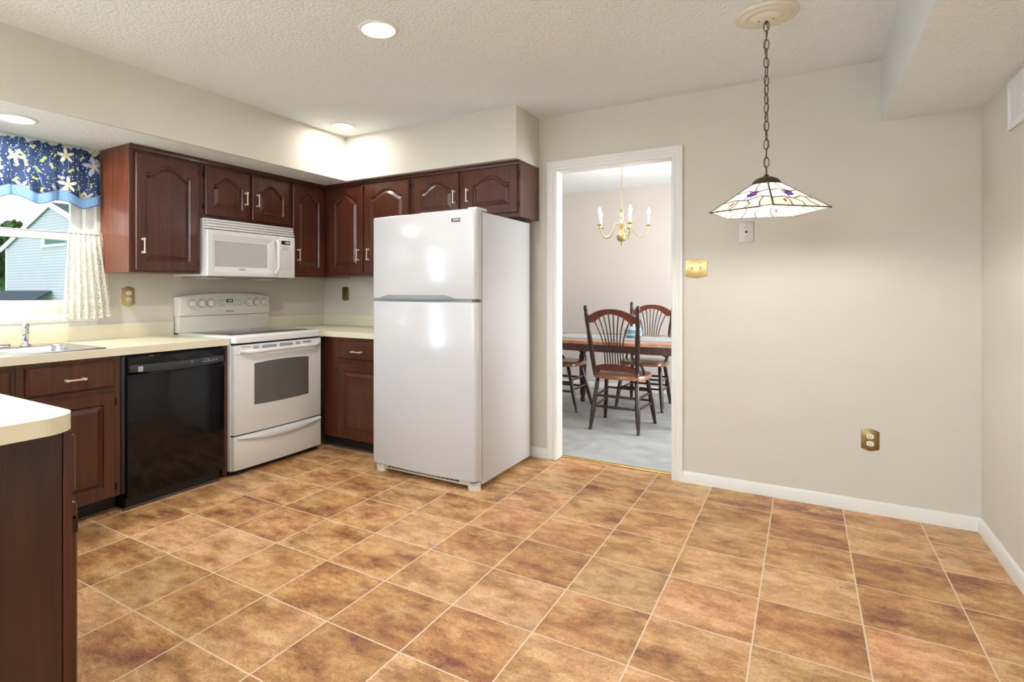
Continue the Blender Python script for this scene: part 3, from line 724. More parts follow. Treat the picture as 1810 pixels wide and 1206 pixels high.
edges = [bm.edges.get((oe1[i], oe1[(i+1) % len(oe1)])) for i in range(len(oe1))]
tops = []
for b in bowls:
    r0 = ring_rect(bm, *b, z+0.005, 0.06); edges += [bm.edges.new((r0[i], r0[(i+1) % len(r0)])) for i in range(len(r0))]; tops.append((r0, b))
bmesh.ops.triangle_fill(bm, edges=edges, use_beauty=True, normal=(0, 0, 1))
for r0, b in tops:
    prev = r0
    for d, dz, rr in ((0.008, -0.006, 0.055), (0.014, -0.10, 0.05), (0.030, -0.150, 0.04), (0.06, -0.165, 0.03)):
        nr = ring_rect(bm, b[0]+d, b[1]-d, b[2]+d, b[3]-d, z+dz, rr)
        for i in range(len(nr)):
            f = bm.faces.new((prev[i], prev[(i+1) % len(nr)], nr[(i+1) % len(nr)], nr[i])); f.smooth = True
        prev = nr
    bm.faces.new(prev)
bmesh.ops.recalc_face_normals(bm, faces=bm.faces)
fin('basin', bm, 'steel', t, smooth=50)
for b in bowls:
    bm = bmesh.new(); lathe(bm, [(0.04, 0.0), (0.042, 0.003), (0.034, 0.004), (0.02, 0.001), (0, 0.001)], 24, Matrix.Translation(((b[0]+b[1])/2, (b[2]+b[3])/2, z-0.1645)), cap=False); fin('drain', bm, 'chrome', t)
t = thing('faucet', 'chrome kitchen faucet with low deck plate behind the sink bowls', 'faucet', (-3.648, 1.148, z+0.005))
bm = bmesh.new(); prism(bm, rounded([(-3.676, 1.005), (-3.620, 1.005), (-3.620, 1.297), (-3.676, 1.297)], 0.026, (0, 1, 2, 3), 6), z+0.0055, z+0.024, bev=0.006); fin('deck_plate', bm, 'chrome', t, smooth=40)
bm = bmesh.new(); lathe(bm, [(0.026, 0.024), (0.024, 0.05), (0.019, 0.075), (0.0, 0.082)], 20, Matrix.Translation((-3.648, 1.148, z)), cap=False)
tube(bm, [(-3.648, 1.148, z+0.06), (-3.60, 1.146, z+0.135), (-3.53, 1.140, z+0.150), (-3.45, 1.134, z+0.118), (-3.44, 1.133, z+0.09)], [0.015, 0.013, 0.012, 0.012, 0.013], 12); fin('spout', bm, 'chrome', t)
bm = bmesh.new(); tube(bm, [(-3.648, 1.148, z+0.08), (-3.655, 1.155, z+0.10), (-3.65, 1.185, z+0.15)], [0.012, 0.008, 0.010], 10); fin('lever', bm, 'chrome', t)
o = None
bm = bmesh.new()
lathe(bm, [(0.0, 0.0052), (0.026, 0.0055), (0.027, 0.012), (0.019, 0.020), (0.013, 0.026), (0.014, 0.034), (0.017, 0.055), (0.0185, 0.085), (0.0165, 0.104), (0.018, 0.112), (0.0175, 0.125), (0.011, 0.133), (0.0, 0.134)], 24, Matrix.Translation((-3.640, 1.362, z)), cap=False)
o = fin('side_sprayer', bm, 'chrome'); tag(o, 'upright chrome side sprayer standing on the sink deck', 'sprayer')

# ------------------------------------------------------------------ dishwasher
t = thing('dishwasher', 'black built-in dishwasher under the counter between cherry cabinets and the white range', 'dishwasher', (-3.45, 1.95, 0))
XD = -3.152; dy0, dy1 = 1.650, 2.253
B('body', 'dark', [(-3.75, XD-0.040, 1.634, 2.256, 0.10, 0.845)], t)
B('side_edge', 'black_panel', [(XD-0.040, XD-0.020, 1.630, 1.650, 0.09, 0.845)], t, bev=0.002)
bm = bmesh.new(); box(bm, XD-0.040, XD, dy0, dy1, 0.062, 0.742, bev=0.005); d = fin('door', bm, 'black_gloss', t, smooth=40)
bm = bmesh.new(); n = 20
# door head: curved lower edge of the control panel, pocket above it
lo = [(dy0+(dy1-dy0)*i/n, 0.752-0.016*(1-(2*i/n-1)**2)) for i in range(n+1)]
prism(bm, lo+[(dy1, 0.838), (dy0, 0.838)], -0.040, 0.004, frame_M((XD, 0, 0), '+X'), bev=0.004)
fin('door_head', bm, 'black_gloss', t, smooth=40)
bm = bmesh.new()
pl = [(dy0+0.010+(dy1-dy0-0.020)*i/n, 0.757-0.016*(1-(2*i/n-1)**2)) for i in range(n+1)]; ph = [(dy1-0.010-(dy1-dy0-0.020)*i/n, 0.794-0.006*(1-(2*i/n-1)**2)) for i in range(n+1)]
prism(bm, pl+ph, 0.004, 0.008, frame_M((XD, 0, 0), '+X'), bev=0.002); cp = fin('control_panel', bm, 'black_panel', t, smooth=40)
bm = bmesh.new(); XDm = frame_M((XD+0.0083, 0, 0), '+X')
box(bm, 1.704, 1.730, 0.754, 0.782, 0.0, 0.0006); fin('badge', bm, 'light_grey', cp, xf=XDm)
bm = bmesh.new()
for k in range(3): box(bm, 1.7075, 1.7265, 0.7600+k*0.007, 0.7632+k*0.007, 0.0007, 0.0010)
fin('badge_stripes', bm, 'print_grey', cp, xf=XDm)
for k, (yy, zz) in enumerate([(2.025, 0.770), (2.100, 0.768), (2.118, 0.768), (2.136, 0.769), (2.154, 0.770), (2.172, 0.771), (2.190, 0.772), (2.13, 0.780)]): bm = bmesh.new(); box(bm, yy-0.004, yy+0.004, zz-0.0025, zz+0.0025, 0.0, 0.0012); fin('button', bm, 'light_grey', cp, xf=XDm)
bm = bmesh.new(); text(bm, 'START', 0.008, XDm @ Matrix.Translation((2.025, 0.781, 0.0004))); fin('printed_text', bm, 'print_grey', cp); bm = bmesh.new(); text(bm, 'NORMAL', 0.007, XDm @ Matrix.Translation((2.11, 0.786, 0.0004))); fin('printed_text', bm, 'print_grey', cp)
bm = bmesh.new(); pk = [(1.905+0.115*i/12, 0.815-0.016*math.sin(PI*i/12)) for i in range(13)]
prism(bm, pk+[(2.020, 0.820), (1.905, 0.820)], 0.0, 0.0052, frame_M((XD, 0, 0), '+X')); fin('pocket_handle', bm, 'dark', t)
B('toe_kick', 'kick', [(-3.60, XD-0.018, dy0, 2.225, 0.0, 0.060)], t)
B('shoe_molding', 'shoe', [(XD-0.018, XD-0.004, 1.63, 2.225, 0.0, 0.013)], t, bev=0.004)

# ------------------------------------------------------------------ range
t = thing('range', 'white freestanding electric range with smooth top standing under the microwave', 'range', (-3.43, 2.678, 0))
ry0, ry1, RX = 2.296, 3.060, -3.122
FX = lambda x=RX: frame_M((x, 0, 0), '+X')
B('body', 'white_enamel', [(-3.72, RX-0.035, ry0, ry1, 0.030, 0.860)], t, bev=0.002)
for yy in (ry0+0.05, ry1-0.05):
    for xx in (-3.65, -3.20):
        bm = bmesh.new(); lathe(bm, [(0.018, 0.0), (0.018, 0.012), (0.010, 0.014), (0.010, 0.032)], 12, Matrix.Translation((xx, yy, 0))); fin('foot', bm, 'dark', t)
bm = bmesh.new(); pf = rounded([(-3.735, ry0), (RX+0.006, ry0), (RX+0.006, ry1), (-3.735, ry1)], 0.03, (1, 2), 6)
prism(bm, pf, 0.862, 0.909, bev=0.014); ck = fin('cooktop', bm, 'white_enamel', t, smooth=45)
bm = bmesh.new(); prism(bm, rounded([(-3.665, ry0+0.045), (RX-0.085, ry0+0.045), (RX-0.085, ry1-0.045), (-3.665, ry1-0.045)], 0.02, (0, 1, 2, 3), 4), 0.9095, 0.9125, bev=0.001); gt = fin('glass_top', bm, 'cooktop', ck, smooth=40)
for cx_, cy_, r_ in ((-3.53, 2.50, 0.075), (-3.53, 2.86, 0.095), (-3.31, 2.50, 0.10), (-3.31, 2.87, 0.075)):
    bm = bmesh.new(); lathe(bm, [(r_-0.0015, 0.9126), (r_-0.0015, 0.9130), (r_+0.0015, 0.9130), (r_+0.0015, 0.9126)], 40, Matrix.Translation((cx_, cy_, 0)), cap=False); fin('burner_ring', bm, 'grey_plastic', ck)
# control strip / vent rail above the door (bowed front)
def bowed(y0, y1, z0, z1, bow, thick, n=14, bev=0.004):
    bm = bmesh.new(); pts = [(RX+bow*(1-(2*i/n-1)**2), y0+(y1-y0)*i/n) for i in range(n+1)]
    prism(bm, pts+[(RX-thick, y1), (RX-thick, y0)], z0, z1, bev=0)
    if bev:
        es = [e for e in bm.edges if abs(e.verts[0].co.z-e.verts[1].co.z) < 1e-6 and min(e.verts[0].co.x, e.verts[1].co.x) > RX-0.002]
        bmesh.ops.bevel(bm, geom=es, offset=bev, segments=2, affect='EDGES', profile=0.5)
    return bm
BOW = 0.012
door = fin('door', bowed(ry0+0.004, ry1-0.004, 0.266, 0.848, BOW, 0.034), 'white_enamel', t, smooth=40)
bx = lambda y: RX+BOW*(1-(2*(y-ry0)/(ry1-ry0)-1)**2)
bm = bmesh.new(); n = 14; y0, y1 = 2.449, 2.928
vt = []; 
for i in range(n+1):
    yy = y0+(y1-y0)*i/n; q = 1-(2*i/n-1)**2; vt.append((yy, 0.446-0.004*q, 0.720+0.010*q))
fr = [bm.verts.new((bx(a)+0.0008, a, b)) for a, b, c in vt]; tp = [bm.verts.new((bx(a)+0.0008, a, c)) for a, b, c in vt]
fr2 = [bm.verts.new((bx(a)-0.006, a, b)) for a, b, c in vt]; tp2 = [bm.verts.new((bx(a)-0.006, a, c)) for a, b, c in vt]
for i in range(n):
    bm.faces.new((fr[i], fr[i+1], tp[i+1], tp[i])); bm.faces.new((tp[i], tp[i+1], tp2[i+1], tp2[i])); bm.faces.new((fr[i+1], fr[i], fr2[i], fr2[i+1]))
fin('window', bm, 'oven_glass', door, smooth=30)
bm = bmesh.new()
for (c0, c1, rows) in ((2.352, 2.42, 1), (2.44, 2.485, 3), (2.510, 2.630, 4), (2.655, 2.775, 4), (2.80, 2.845, 3), (2.870, 2.955, 2)):
    for k in range(rows):
        zz = 0.836-k*0.0075; m = 5
        a = [bm.verts.new((bx(c0+(c1-c0)*i/m)+0.0010, c0+(c1-c0)*i/m, zz)) for i in range(m+1)]; b = [bm.verts.new((bx(c0+(c1-c0)*i/m)+0.0010, c0+(c1-c0)*i/m, zz-0.0038)) for i in range(m+1)]
        for i in range(m): bm.faces.new((b[i], b[i+1], a[i+1], a[i]))
fin('vent_slots', bm, 'dark_grey', door)
bm = bmesh.new(); n = 18; pts = []; rr = []
for i in range(n+1):
    s = i/n; yy = 2.345+(3.035-2.345)*s; q = 1-(2*s-1)**2
    lift = 0.008+0.040*min(1.0, q*2.0)**0.7
    pts.append((bx(yy)+lift-0.006, yy, 0.802+0.004*q)); rr.append(0.012 if 0 < i < n else 0.010)
tube(bm, pts, rr, 12, flat=1.25); fin('handle', bm, 'white_enamel', door)
bm = bmesh.new()
m = 14; a = [bm.verts.new((bx(ry0+0.006+(ry1-ry0-0.012)*i/m)+0.0006, ry0+0.006+(ry1-ry0-0.012)*i/m, 0.790)) for i in range(m+1)]; b = [bm.verts.new((v.co.x, v.co.y, 0.7875)) for v in a]
for i in range(m): bm.faces.new((b[i], b[i+1], a[i+1], a[i]))
fin('seam', bm, 'print_grey', door)
dr = fin('drawer', bowed(ry0+0.004, ry1-0.004, 0.038, 0.257, BOW, 0.034), 'white_enamel', t, smooth=40)
bm = bmesh.new(); n = 16; prev = None
for i in range(n+1):
    s = i/n; yy = 2.325+(3.050-2.325)*s; q = 1-(2*s-1)**2
    xx = bx(yy); h = 0.006+0.030*q
    ring = [bm.verts.new(p) for p in ((xx+0.0004, yy, 0.250), (xx+0.010+0.010*q, yy, 0.246), (xx+0.013+0.014*q, yy, 0.246-h*0.5), (xx+0.010+0.010*q, yy, 0.246-h), (xx+0.0004, yy, 0.246-h*0.8))]
    if prev:
        for k in range(5): bm.faces.new((prev[k], prev[(k+1) % 5], ring[(k+1) % 5], ring[k]))
    else: bm.faces.new(ring)
    prev = ring
bm.faces.new(prev); bmesh.ops.recalc_face_normals(bm, faces=bm.faces); fin('handle', bm, 'white_enamel', dr, smooth=50)
B('under_range_shade', 'dark', [(-3.60, RX-0.045, ry0+0.006, ry1-0.006, 0.004, 0.034)], t)  # dark block painting in the shade under the range
B('seam_shade', 'dark', [(RX-0.036, RX-0.012, ry0+0.004, ry1-0.004, 0.846, 0.864)], t)  # dark strip painting in seam shade, body behind is white
B('seam_shade', 'dark', [(RX-0.036, RX-0.012, ry0+0.004, ry1-0.004, 0.254, 0.268)], t)  # painted seam shade again, between door and drawer
# backguard with curved top
bm = bmesh.new(); n = 16
tp = [(ry0-0.030+(ry1-ry0+0.06)*(1-i/n), 1.158+0.030*(1-(2*i/n-1)**2)) for i in range(n+1)]
tp = [(min(max(a, ry0-0.004), ry1+0.004), b) for a, b in tp]
prism(bm, [(ry0-0.004, 1.022), (ry1+0.004, 1.022)]+tp, -0.075, 0.0, frame_M((-3.700, 0, 0), '+X'), bev=0.012)
bgd = fin('backguard', bm, 'almond', t, smooth=40)
bm = bmesh.new(); box(bm, -3.775, -3.715, ry0, ry1, 0.905, 1.021, bev=0.003); fin('lower_panel', bm, 'almond', t, smooth=40)
bm = bmesh.new(); box(bm, -3.7745, -3.725, ry0+0.02, ry1-0.02, 1.018, 1.0225); fin('gap', bm, 'dark', t)
for yy in (2.384, 2.457, 2.528, 2.862, 2.928, 3.003):
    Km = Matrix.Translation((-3.700, yy, 1.112)) @ Matrix.Rotation(PI/2, 4, 'Y')
    bm = bmesh.new(); lathe(bm, [(0.030, 0.0002), (0.030, 0.0012), (0.0275, 0.0012), (0.0275, 0.0002)], 28, Km, cap=False); fin('dial_ring', bm, 'grey_plastic', bgd)
    bm = bmesh.new(); lathe(bm, [(0.026, 0.0005), (0.0245, 0.010), (0.021, 0.018), (0.0, 0.020)], 28, Km, cap=False)
    box(bm, -3.682, -3.674, yy-0.0045, yy+0.0045, 1.112-0.022, 1.112+0.022, bev=0.003)
    fin('knob', bm, 'white_enamel', bgd, smooth=40)
Xg = FX(-3.6995)
bm = bmesh.new(); box(bm, 2.585, 2.800, 1.055, 1.152, 0.0, 0.0012, bev=0.001, seg=1); fin('control_panel', bm, 'almond', bgd, xf=Xg)
bm = bmesh.new(); box(bm, 2.658, 2.713, 1.116, 1.141, 0.0012, 0.0022); dsp = fin('display', bm, 'dark', bgd, xf=Xg)
bm = bmesh.new(); text(bm, '1:10', 0.020, Xg @ Matrix.Translation((2.686, 1.1285, 0.0030))); fin('clock_digits', bm, 'display_green', dsp)
bm = bmesh.new()
for yy in (2.600, 2.620, 2.640, 2.735, 2.755, 2.778):
    for zz in (1.134, 1.092): box(bm, yy-0.005, yy+0.005, zz-0.0035, zz+0.0035, 0.0012, 0.0024)
fin('button', bm, 'print_grey', bgd, xf=Xg)
bm = bmesh.new(); text(bm, 'Kenmore', 0.017, Xg @ Matrix.Translation((2.690, 1.050, 0.0008))); fin('brand_lettering', bm, 'dark', bgd)
bm = bmesh.new()
for yy, s_ in ((2.384, 'OFF'), (2.457, 'OFF'), (2.528, 'OFF'), (2.862, 'OFF'), (2.928, 'OFF'), (3.003, 'OFF')): text(bm, s_, 0.008, Xg @ Matrix.Translation((yy, 1.150, 0.0006)))
text(bm, 'LO  MED  HI', 0.008, Xg @ Matrix.Translation((2.392, 1.068, 0.0006)))
fin('printed_text', bm, 'print_grey', bgd)

# ------------------------------------------------------------------ microwave
t = thing('microwave', 'white over-the-range microwave mounted under the short cherry cabinet above the range', 'microwave', (-3.58, 2.668, 1.30))
my0, my1, MX = 2.288, 3.046, -3.390
Xm = FX(MX)
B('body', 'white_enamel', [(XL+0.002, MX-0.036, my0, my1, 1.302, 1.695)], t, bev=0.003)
bm = bmesh.new()
for k in range(4):
    z0 = 1.622+k*0.0185
    box(bm, MX-0.036, MX-0.001-0.005*k, my0+0.002, my1-0.002, z0, z0+0.0145, bev=0.005)
fin('vent_grille', bm, 'white_enamel', t, smooth=40)
B('vent_back', 'print_grey', [(MX-0.036, MX-0.020, my0+0.004, my1-0.004, 1.620, 1.692)], t)
bm = bmesh.new(); c = 2.880
# door: outer slab, chamfered recess, screen
Lr = [[(my0+0.002, 1.302), (c, 1.302), (c, 1.617), (my0+0.002, 1.617)], [(my0+0.045, 1.333), (2.846, 1.333), (2.846, 1.588), (my0+0.045, 1.588)], [(2.352, 1.365), (2.792, 1.365), (2.792, 1.548), (2.352, 1.548)]]
rings = [[bm.verts.new((y, z, w)) for y, z in Lr[0]] for w in (-0.036, -0.006)]
rings.append([bm.verts.new((y+(0.006 if y < 2.5 else -0.006), z+(0.006 if z < 1.45 else -0.006), 0.0)) for y, z in Lr[0]])
rings.append([bm.verts.new((y, z, 0.0)) for y, z in Lr[1]]); rings.append([bm.verts.new((y, z, -0.010)) for y, z in Lr[2]])
for a, b in zip(rings, rings[1:]):
    for i in range(4): bm.faces.new((a[i], a[(i+1) % 4], b[(i+1) % 4], b[i]))
bm.faces.new(rings[-1]); bm.faces.new(list(reversed(rings[0])))
dr = fin('door', bm, 'white_enamel', t, xf=Xm)
bm = bmesh.new(); box(bm, 2.361, 2.780, 1.371, 1.540, -0.0098, -0.0090); fin('window', bm, 'mw_glass', dr, xf=Xm)
bm = bmesh.new(); box(bm, 2.358, 2.783, 1.540, 1.5425, -0.0097, -0.0085); box(bm, 2.780, 2.783, 1.371, 1.540, -0.0097, -0.0085); box(bm, 2.358, 2.361, 1.371, 1.540, -0.0097, -0.0085); fin('window_border', bm, 'grey_plastic', dr, xf=Xm)
bm = bmesh.new(); pts = []; rr = []
for i in range(13):
    s = i/12; q = 1-(2*s-1)**2
    pts.append((MX+0.002+0.034*min(1, 2.2*q)**0.8, 2.858, 1.337+0.250*s)); rr.append(0.013)
tube(bm, pts, rr, 12, flat=1.0); fin('handle', bm, 'white_enamel', dr)
bm = bmesh.new(); text(bm, 'Kenmore', 0.014, Xm @ Matrix.Translation((2.570, 1.352, 0.0)) @ Matrix.Rotation(0, 4, 'X')); bmesh.ops.translate(bm, verts=bm.verts, vec=(-0.0035, 0, 0)); fin('brand_lettering', bm, 'dark_grey', dr)
bm = bmesh.new(); box(bm, c+0.002, my1, 1.302, 1.617, -0.036, -0.001, bev=0.005); cp = fin('control_panel', bm, 'white_enamel', t, xf=Xm, smooth=40)
bm = bmesh.new(); box(bm, 2.913, 2.994, 1.556, 1.585, -0.001, 0.0006); dsp = fin('display', bm, 'dark', cp, xf=Xm)
bm = bmesh.new(); text(bm, '1:10', 0.020, Xm @ Matrix.Translation((2.966, 1.570, 0.0012))); fin('clock_digits', bm, 'display_white', dsp)
bm = bmesh.new()
for r in range(8):
    for k in range(4):
        yy = 2.912+k*0.027; zz = 1.505-r*0.0195; s = 0.0055 if k == 3 else 0.0042
        box(bm, yy-s, yy+s, zz-s*0.55, zz+s*0.55, -0.001, 0.0004)
fin('button', bm, 'print_grey', cp, xf=Xm)
bm = bmesh.new()
for k in range(3): box(bm, 2.918, 2.985, 1.537-k*0.010, 1.5395-k*0.010, -0.001, 0.0003)
fin('printed_text', bm, 'print_grey', cp, xf=Xm)
bm = bmesh.new(); box(bm, XL+0.06, MX-0.05, my0+0.03, my1-0.03, 1.290, 1.3015, bev=0.004); fin('underside_panel', bm, 'grey_plastic', t)
bm = bmesh.new(); box(bm, -3.62, -3.50, 2.36, 2.50, 1.2865, 1.2898); box(bm, -3.62, -3.50, 2.82, 2.96, 1.2865, 1.2898); fin('underside_light', bm, 'white_plastic', t)

# ------------------------------------------------------------------ refrigerator
t = thing('refrigerator', 'tall white top-freezer refrigerator standing between the corner counter and the doorway', 'refrigerator', (-2.07, 3.26, 0))
fx0, fx1 = -2.460, -1.662; FY = 2.868
B('body', 'fridge_side', [(fx0+0.004, fx1-0.002, 2.962, 3.655, 0.025, 1.684)], t, bev=0.006)
def fridge_door(name, z0, z1):
    bm = bmesh.new(); pts = []; n = 20
    pts.append((fx0, 2.948))
    # rounded left edge, softly bowed face, generously rounded right edge
    for i in range(7):
        a = PI+PI/2*i/6; pts.append((fx0+0.022+0.022*math.cos(a), FY+0.030+0.022*math.sin(a)))
    for i in range(1, n):
        s = i/n; pts.append((fx0+0.022+(fx1-fx0-0.052)*s, FY+0.008-0.018*(1-(2*s-1)**2)))
    for i in range(9):
        a = -PI/2+PI/2*i/8; pts.append((fx1-0.030+0.030*math.cos(a), FY+0.038+0.030*math.sin(a)))
    pts.append((fx1, 2.948))
    prism(bm, pts, z0, z1)
    es = [e for e in bm.edges if abs(e.verts[0].co.z-e.verts[1].co.z) < 1e-6 and max(e.verts[0].co.y, e.verts[1].co.y) < 2.947]
    bmesh.ops.bevel(bm, geom=es, offset=0.010, segments=3, affect='EDGES', profile=0.5)
    return fin(name, bm, 'fridge_dimmed', t, smooth=32)
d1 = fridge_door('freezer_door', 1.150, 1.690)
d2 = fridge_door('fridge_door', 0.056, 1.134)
B('gasket', 'grey_plastic', [(fx0+0.012, fx1-0.010, 2.948, 2.962, 0.07, 1.682)], t)
fy = lambda x: FY+0.008-0.018*(1-(2*(x-fx0-0.022)/(fx1-fx0-0.052)-1)**2)
bm = bmesh.new(); n = 14; xs = [-2.400+(0.610)*i/n for i in range(n+1)]
a = []; b = []
for i, x in enumerate(xs):
    q = min(1.0, min(i, n-i)/1.6)
    a.append(bm.verts.new((x, fy(x)-0.0012, 1.150))); b.append(bm.verts.new((x, fy(x)-0.0030, 1.151+0.026*q)))
for i in range(n): bm.faces.new((a[i], a[i+1], b[i+1], b[i]))
fin('handle', bm, 'grey_plastic', d1, smooth=40)
bm = bmesh.new(); box(bm, fx0+0.01, fx1-0.03, 2.885, 2.950, 1.1345, 1.1495); fin('door_gap', bm, 'grey_plastic', t)
bm = bmesh.new(); Bd = frame_M((-1.795, fy(-1.795)-0.0005, 1.632), '-Y') @ Matrix.Rotation(0.045, 4, 'Y')
box(bm, -0.030, 0.030, -0.010, 0.010, -0.003, 0.0016); bd = fin('badge', bm, 'navy_print', d1, xf=Bd)
bm = bmesh.new(); box(bm, -0.021, 0.0285, -0.0035, 0.0030, 0.0017, 0.0020); fin('badge_stripe', bm, 'light_grey', bd, xf=Bd)
bm = bmesh.new(); text(bm, 'Kenmore', 0.0100, Bd @ Matrix.Translation((0.003, 0.0062, 0.0020))); fin('brand_lettering', bm, 'light_grey', bd)
bm = bmesh.new(); box(bm, fx1-0.072, fx1-0.004, 2.90, 3.03, 1.690, 1.708, bev=0.006); fin('hinge_cover', bm, 'fridge_dimmed', t, smooth=40)
bm = bmesh.new(); box(bm, fx1-0.420, fx1-0.075, 2.895, 2.925, 1.688, 1.699, bev=0.004); fin('top_trim', bm, 'fridge_dimmed', t, smooth=40)
# base grille and feet
bm = bmesh.new(); box(bm, fx0+0.012, fx1-0.012, 2.905, 2.965, 0.022, 0.060, bev=0.006); g = fin('base_grille', bm, 'almond', t, smooth=40)
bm = bmesh.new()
for k in range(16):
    xx = -2.350+k*0.035
    box(bm, xx, xx+0.031, 2.9040, 2.908, 0.036, 0.050)
fin('grille_slots', bm, 'dark', g)
for xx in (fx0+0.045, fx1-0.040):
    bm = bmesh.new(); prism(bm, [(xx+0.042*math.cos(a_)*(1 if True else 1), 2.93+0.034*math.sin(a_)) for a_ in [2*PI*i/20 for i in range(20)]], 0.0, 0.046, bev=0.008); fin('foot', bm, 'almond', t, smooth=40)
bm = bmesh.new(); box(bm, fx1-0.040, fx1-0.006, 2.875, 2.945, 0.0470, 0.0550, bev=0.003); fin('bottom_hinge', bm, 'grey_plastic', t)
for xx in (fx0+0.06, fx1-0.06):
    bm = bmesh.new(); lathe(bm, [(0.022, -0.012), (0.022, 0.012)], 16, Matrix.Translation((xx, 3.55, 0.022)) @ Matrix.Rotation(PI/2, 4, 'Y')); fin('roller', bm, 'dark', t)

# ------------------------------------------------------------------ wall plates
def plate_poly(w, h, style):
    if style == 'hex': return [(-w/2, -h*0.40), (0-w*0.10, -h/2), (w*0.10, -h/2), (w/2, -h*0.40), (w/2, h*0.40), (w*0.10, h/2), (-w*0.10, h/2), (-w/2, h*0.40)]
    if style == 'oval':
        return [(w/2*(1 if abs(math.cos(a)) > 0.72 else abs(math.cos(a))/0.72)*math.copysign(1, math.cos(a)), h/2*math.copysign(abs(math.sin(a))**0.62, math.sin(a))) for a in [2*PI*(i+0.5)/28 for i in range(28)]]
    if style == 'bow':
        n = 10; top = [(w/2-w*i/n, h*0.40+h*0.10*math.sin(PI*i/n)) for i in range(n+1)]; bot = [(-w/2+w*i/n, -h*0.40-h*0.10*math.sin(PI*i/n)) for i in range(n+1)]
        return bot+top
    return [(-w/2, -h/2), (w/2, -h/2), (w/2, h/2), (-w/2, h/2)]
def wall_plate(name, label, cat, facing, centre, w, h, style, mat, parts, group='wall plates'):
    t = thing(name, label, cat, centre, group); X = frame_M(centre, facing)
    bm = bmesh.new(); prism(bm, plate_poly(w, h, style), 0.0005, 0.0065, bev=0.0025); fin('plate', bm, mat, t, xf=X, smooth=25)
    if style != 'rect':
        bm = bmesh.new(); prism(bm, [(a*0.78, b*0.80) for a, b in plate_poly(w, h, style)], 0.0065, 0.0078, bev=0.001); fin('raised_centre', bm, mat, t, xf=X, smooth=25)
    z0 = 0.0078 if style != 'rect' else 0.0066
    if parts == 'duplex':
        for s in (-1, 1):
            bm = bmesh.new(); cy = s*h*0.17
            prism(bm, [(0.0165*math.copysign(min(1, abs(math.cos(a))*1.15), math.cos(a)), cy+0.0145*math.sin(a)) for a in [2*PI*i/24 for i in range(24)]], z0-0.001, z0+0.0022, bev=0.0008); sk = fin('socket', bm, 'ivory', t, xf=X, smooth=30)
            bm = bmesh.new(); box(bm, -0.0075, -0.0048, cy-0.002, cy+0.007, z0+0.0021, z0+0.0027); box(bm, 0.0048, 0.0070, cy-0.001, cy+0.006, z0+0.0021, z0+0.0027); lathe(bm, [(0.0026, 0), (0.0026, 0.0006)], 10, Matrix.Translation((0, cy-0.0075, z0+0.0021))); fin('slot', bm, 'dark', sk, xf=X)
        bm = bmesh.new(); lathe(bm, [(0.003, 0), (0.0028, 0.0012), (0, 0.0014)], 12, Matrix.Translation((0, 0, z0)), cap=False); fin('screw', bm, mat, t, xf=X)
    if parts == 'toggles':
        for s in (-1, 1):
            cx_ = s*w*0.19
            bm = bmesh.new(); box(bm, cx_-0.0058, cx_+0.0058, -0.013, 0.013, z0, z0+0.001); fin('slot', bm, 'old_brass', t, xf=X)
            bm = bmesh.new(); box(bm, cx_-0.0042, cx_+0.0042, -0.002, 0.010, z0+0.001, z0+0.012, bev=0.002); fin('toggle', bm, 'ivory', t, xf=X)
            bm = bmesh.new()
            for v in (-0.030, 0.030): lathe(bm, [(0.003, 0), (0.0028, 0.0012), (0, 0.0014)], 12, Matrix.Translation((cx_, v, z0)), cap=False)
            fin('screw', bm, mat, t, xf=X)
    if parts == 'jack':
        bm = bmesh.new(); box(bm, -0.0065, 0.0065, -0.0065, 0.0065, z0-0.0005, z0+0.0007); fin('jack', bm, 'dark', t, xf=X)
        bm = bmesh.new()
        for v in (-0.046, -0.028, 0.028, 0.046): lathe(bm, [(0.0032, 0), (0.003, 0.0012), (0, 0.0014)], 12, Matrix.Translation((0, v, z0-0.0002)), cap=False)
        fin('screw', bm, 'grey_plastic', t, xf=X)
    if parts == 'hole':
        bm = bmesh.new(); box(bm, -0.0035, 0.0035, -0.010, 0.008, z0-0.0005, z0+0.0006); fin('slot', bm, 'dark', t, xf=X)
        bm = bmesh.new(); box(bm, -0.0025, 0.0025, 0.000, 0.007, z0, z0+0.008, bev=0.001); fin('toggle', bm, 'old_brass', t, xf=X)
    return t
wall_plate('wall_outlet', 'bright brass outlet plate above the backsplash between the window and the range', 'outlet', '+X', (XL, 1.983, 1.167), 0.080, 0.128, 'hex', 'brass', 'duplex')
wall_plate('wall_switch', 'narrow antique brass switch plate above the corner counter behind the refrigerator', 'switch', '-Y', (-3.512, YB, 1.176), 0.078, 0.126, 'oval', 'old_brass', 'hole')
wall_plate('wall_switch', 'square brass double switch plate beside the doorway casing', 'switch', '-Y', (-0.575, YB, 1.343), 0.126, 0.120, 'bow', 'brass', 'toggles')
wall_plate('phone_plate', 'plain steel phone jack plate high on the wall behind the hanging lamp', 'wall plate', '-Y', (-0.295, YB, 1.555), 0.080, 0.122, 'rect', 'plate_steel', 'jack')
wall_plate('wall_outlet', 'antique brass outlet plate low on the breakfast wall above the white baseboard', 'outlet', '-Y', (0.303, YB, 0.396), 0.080, 0.118, 'hex', 'old_brass', 'duplex')
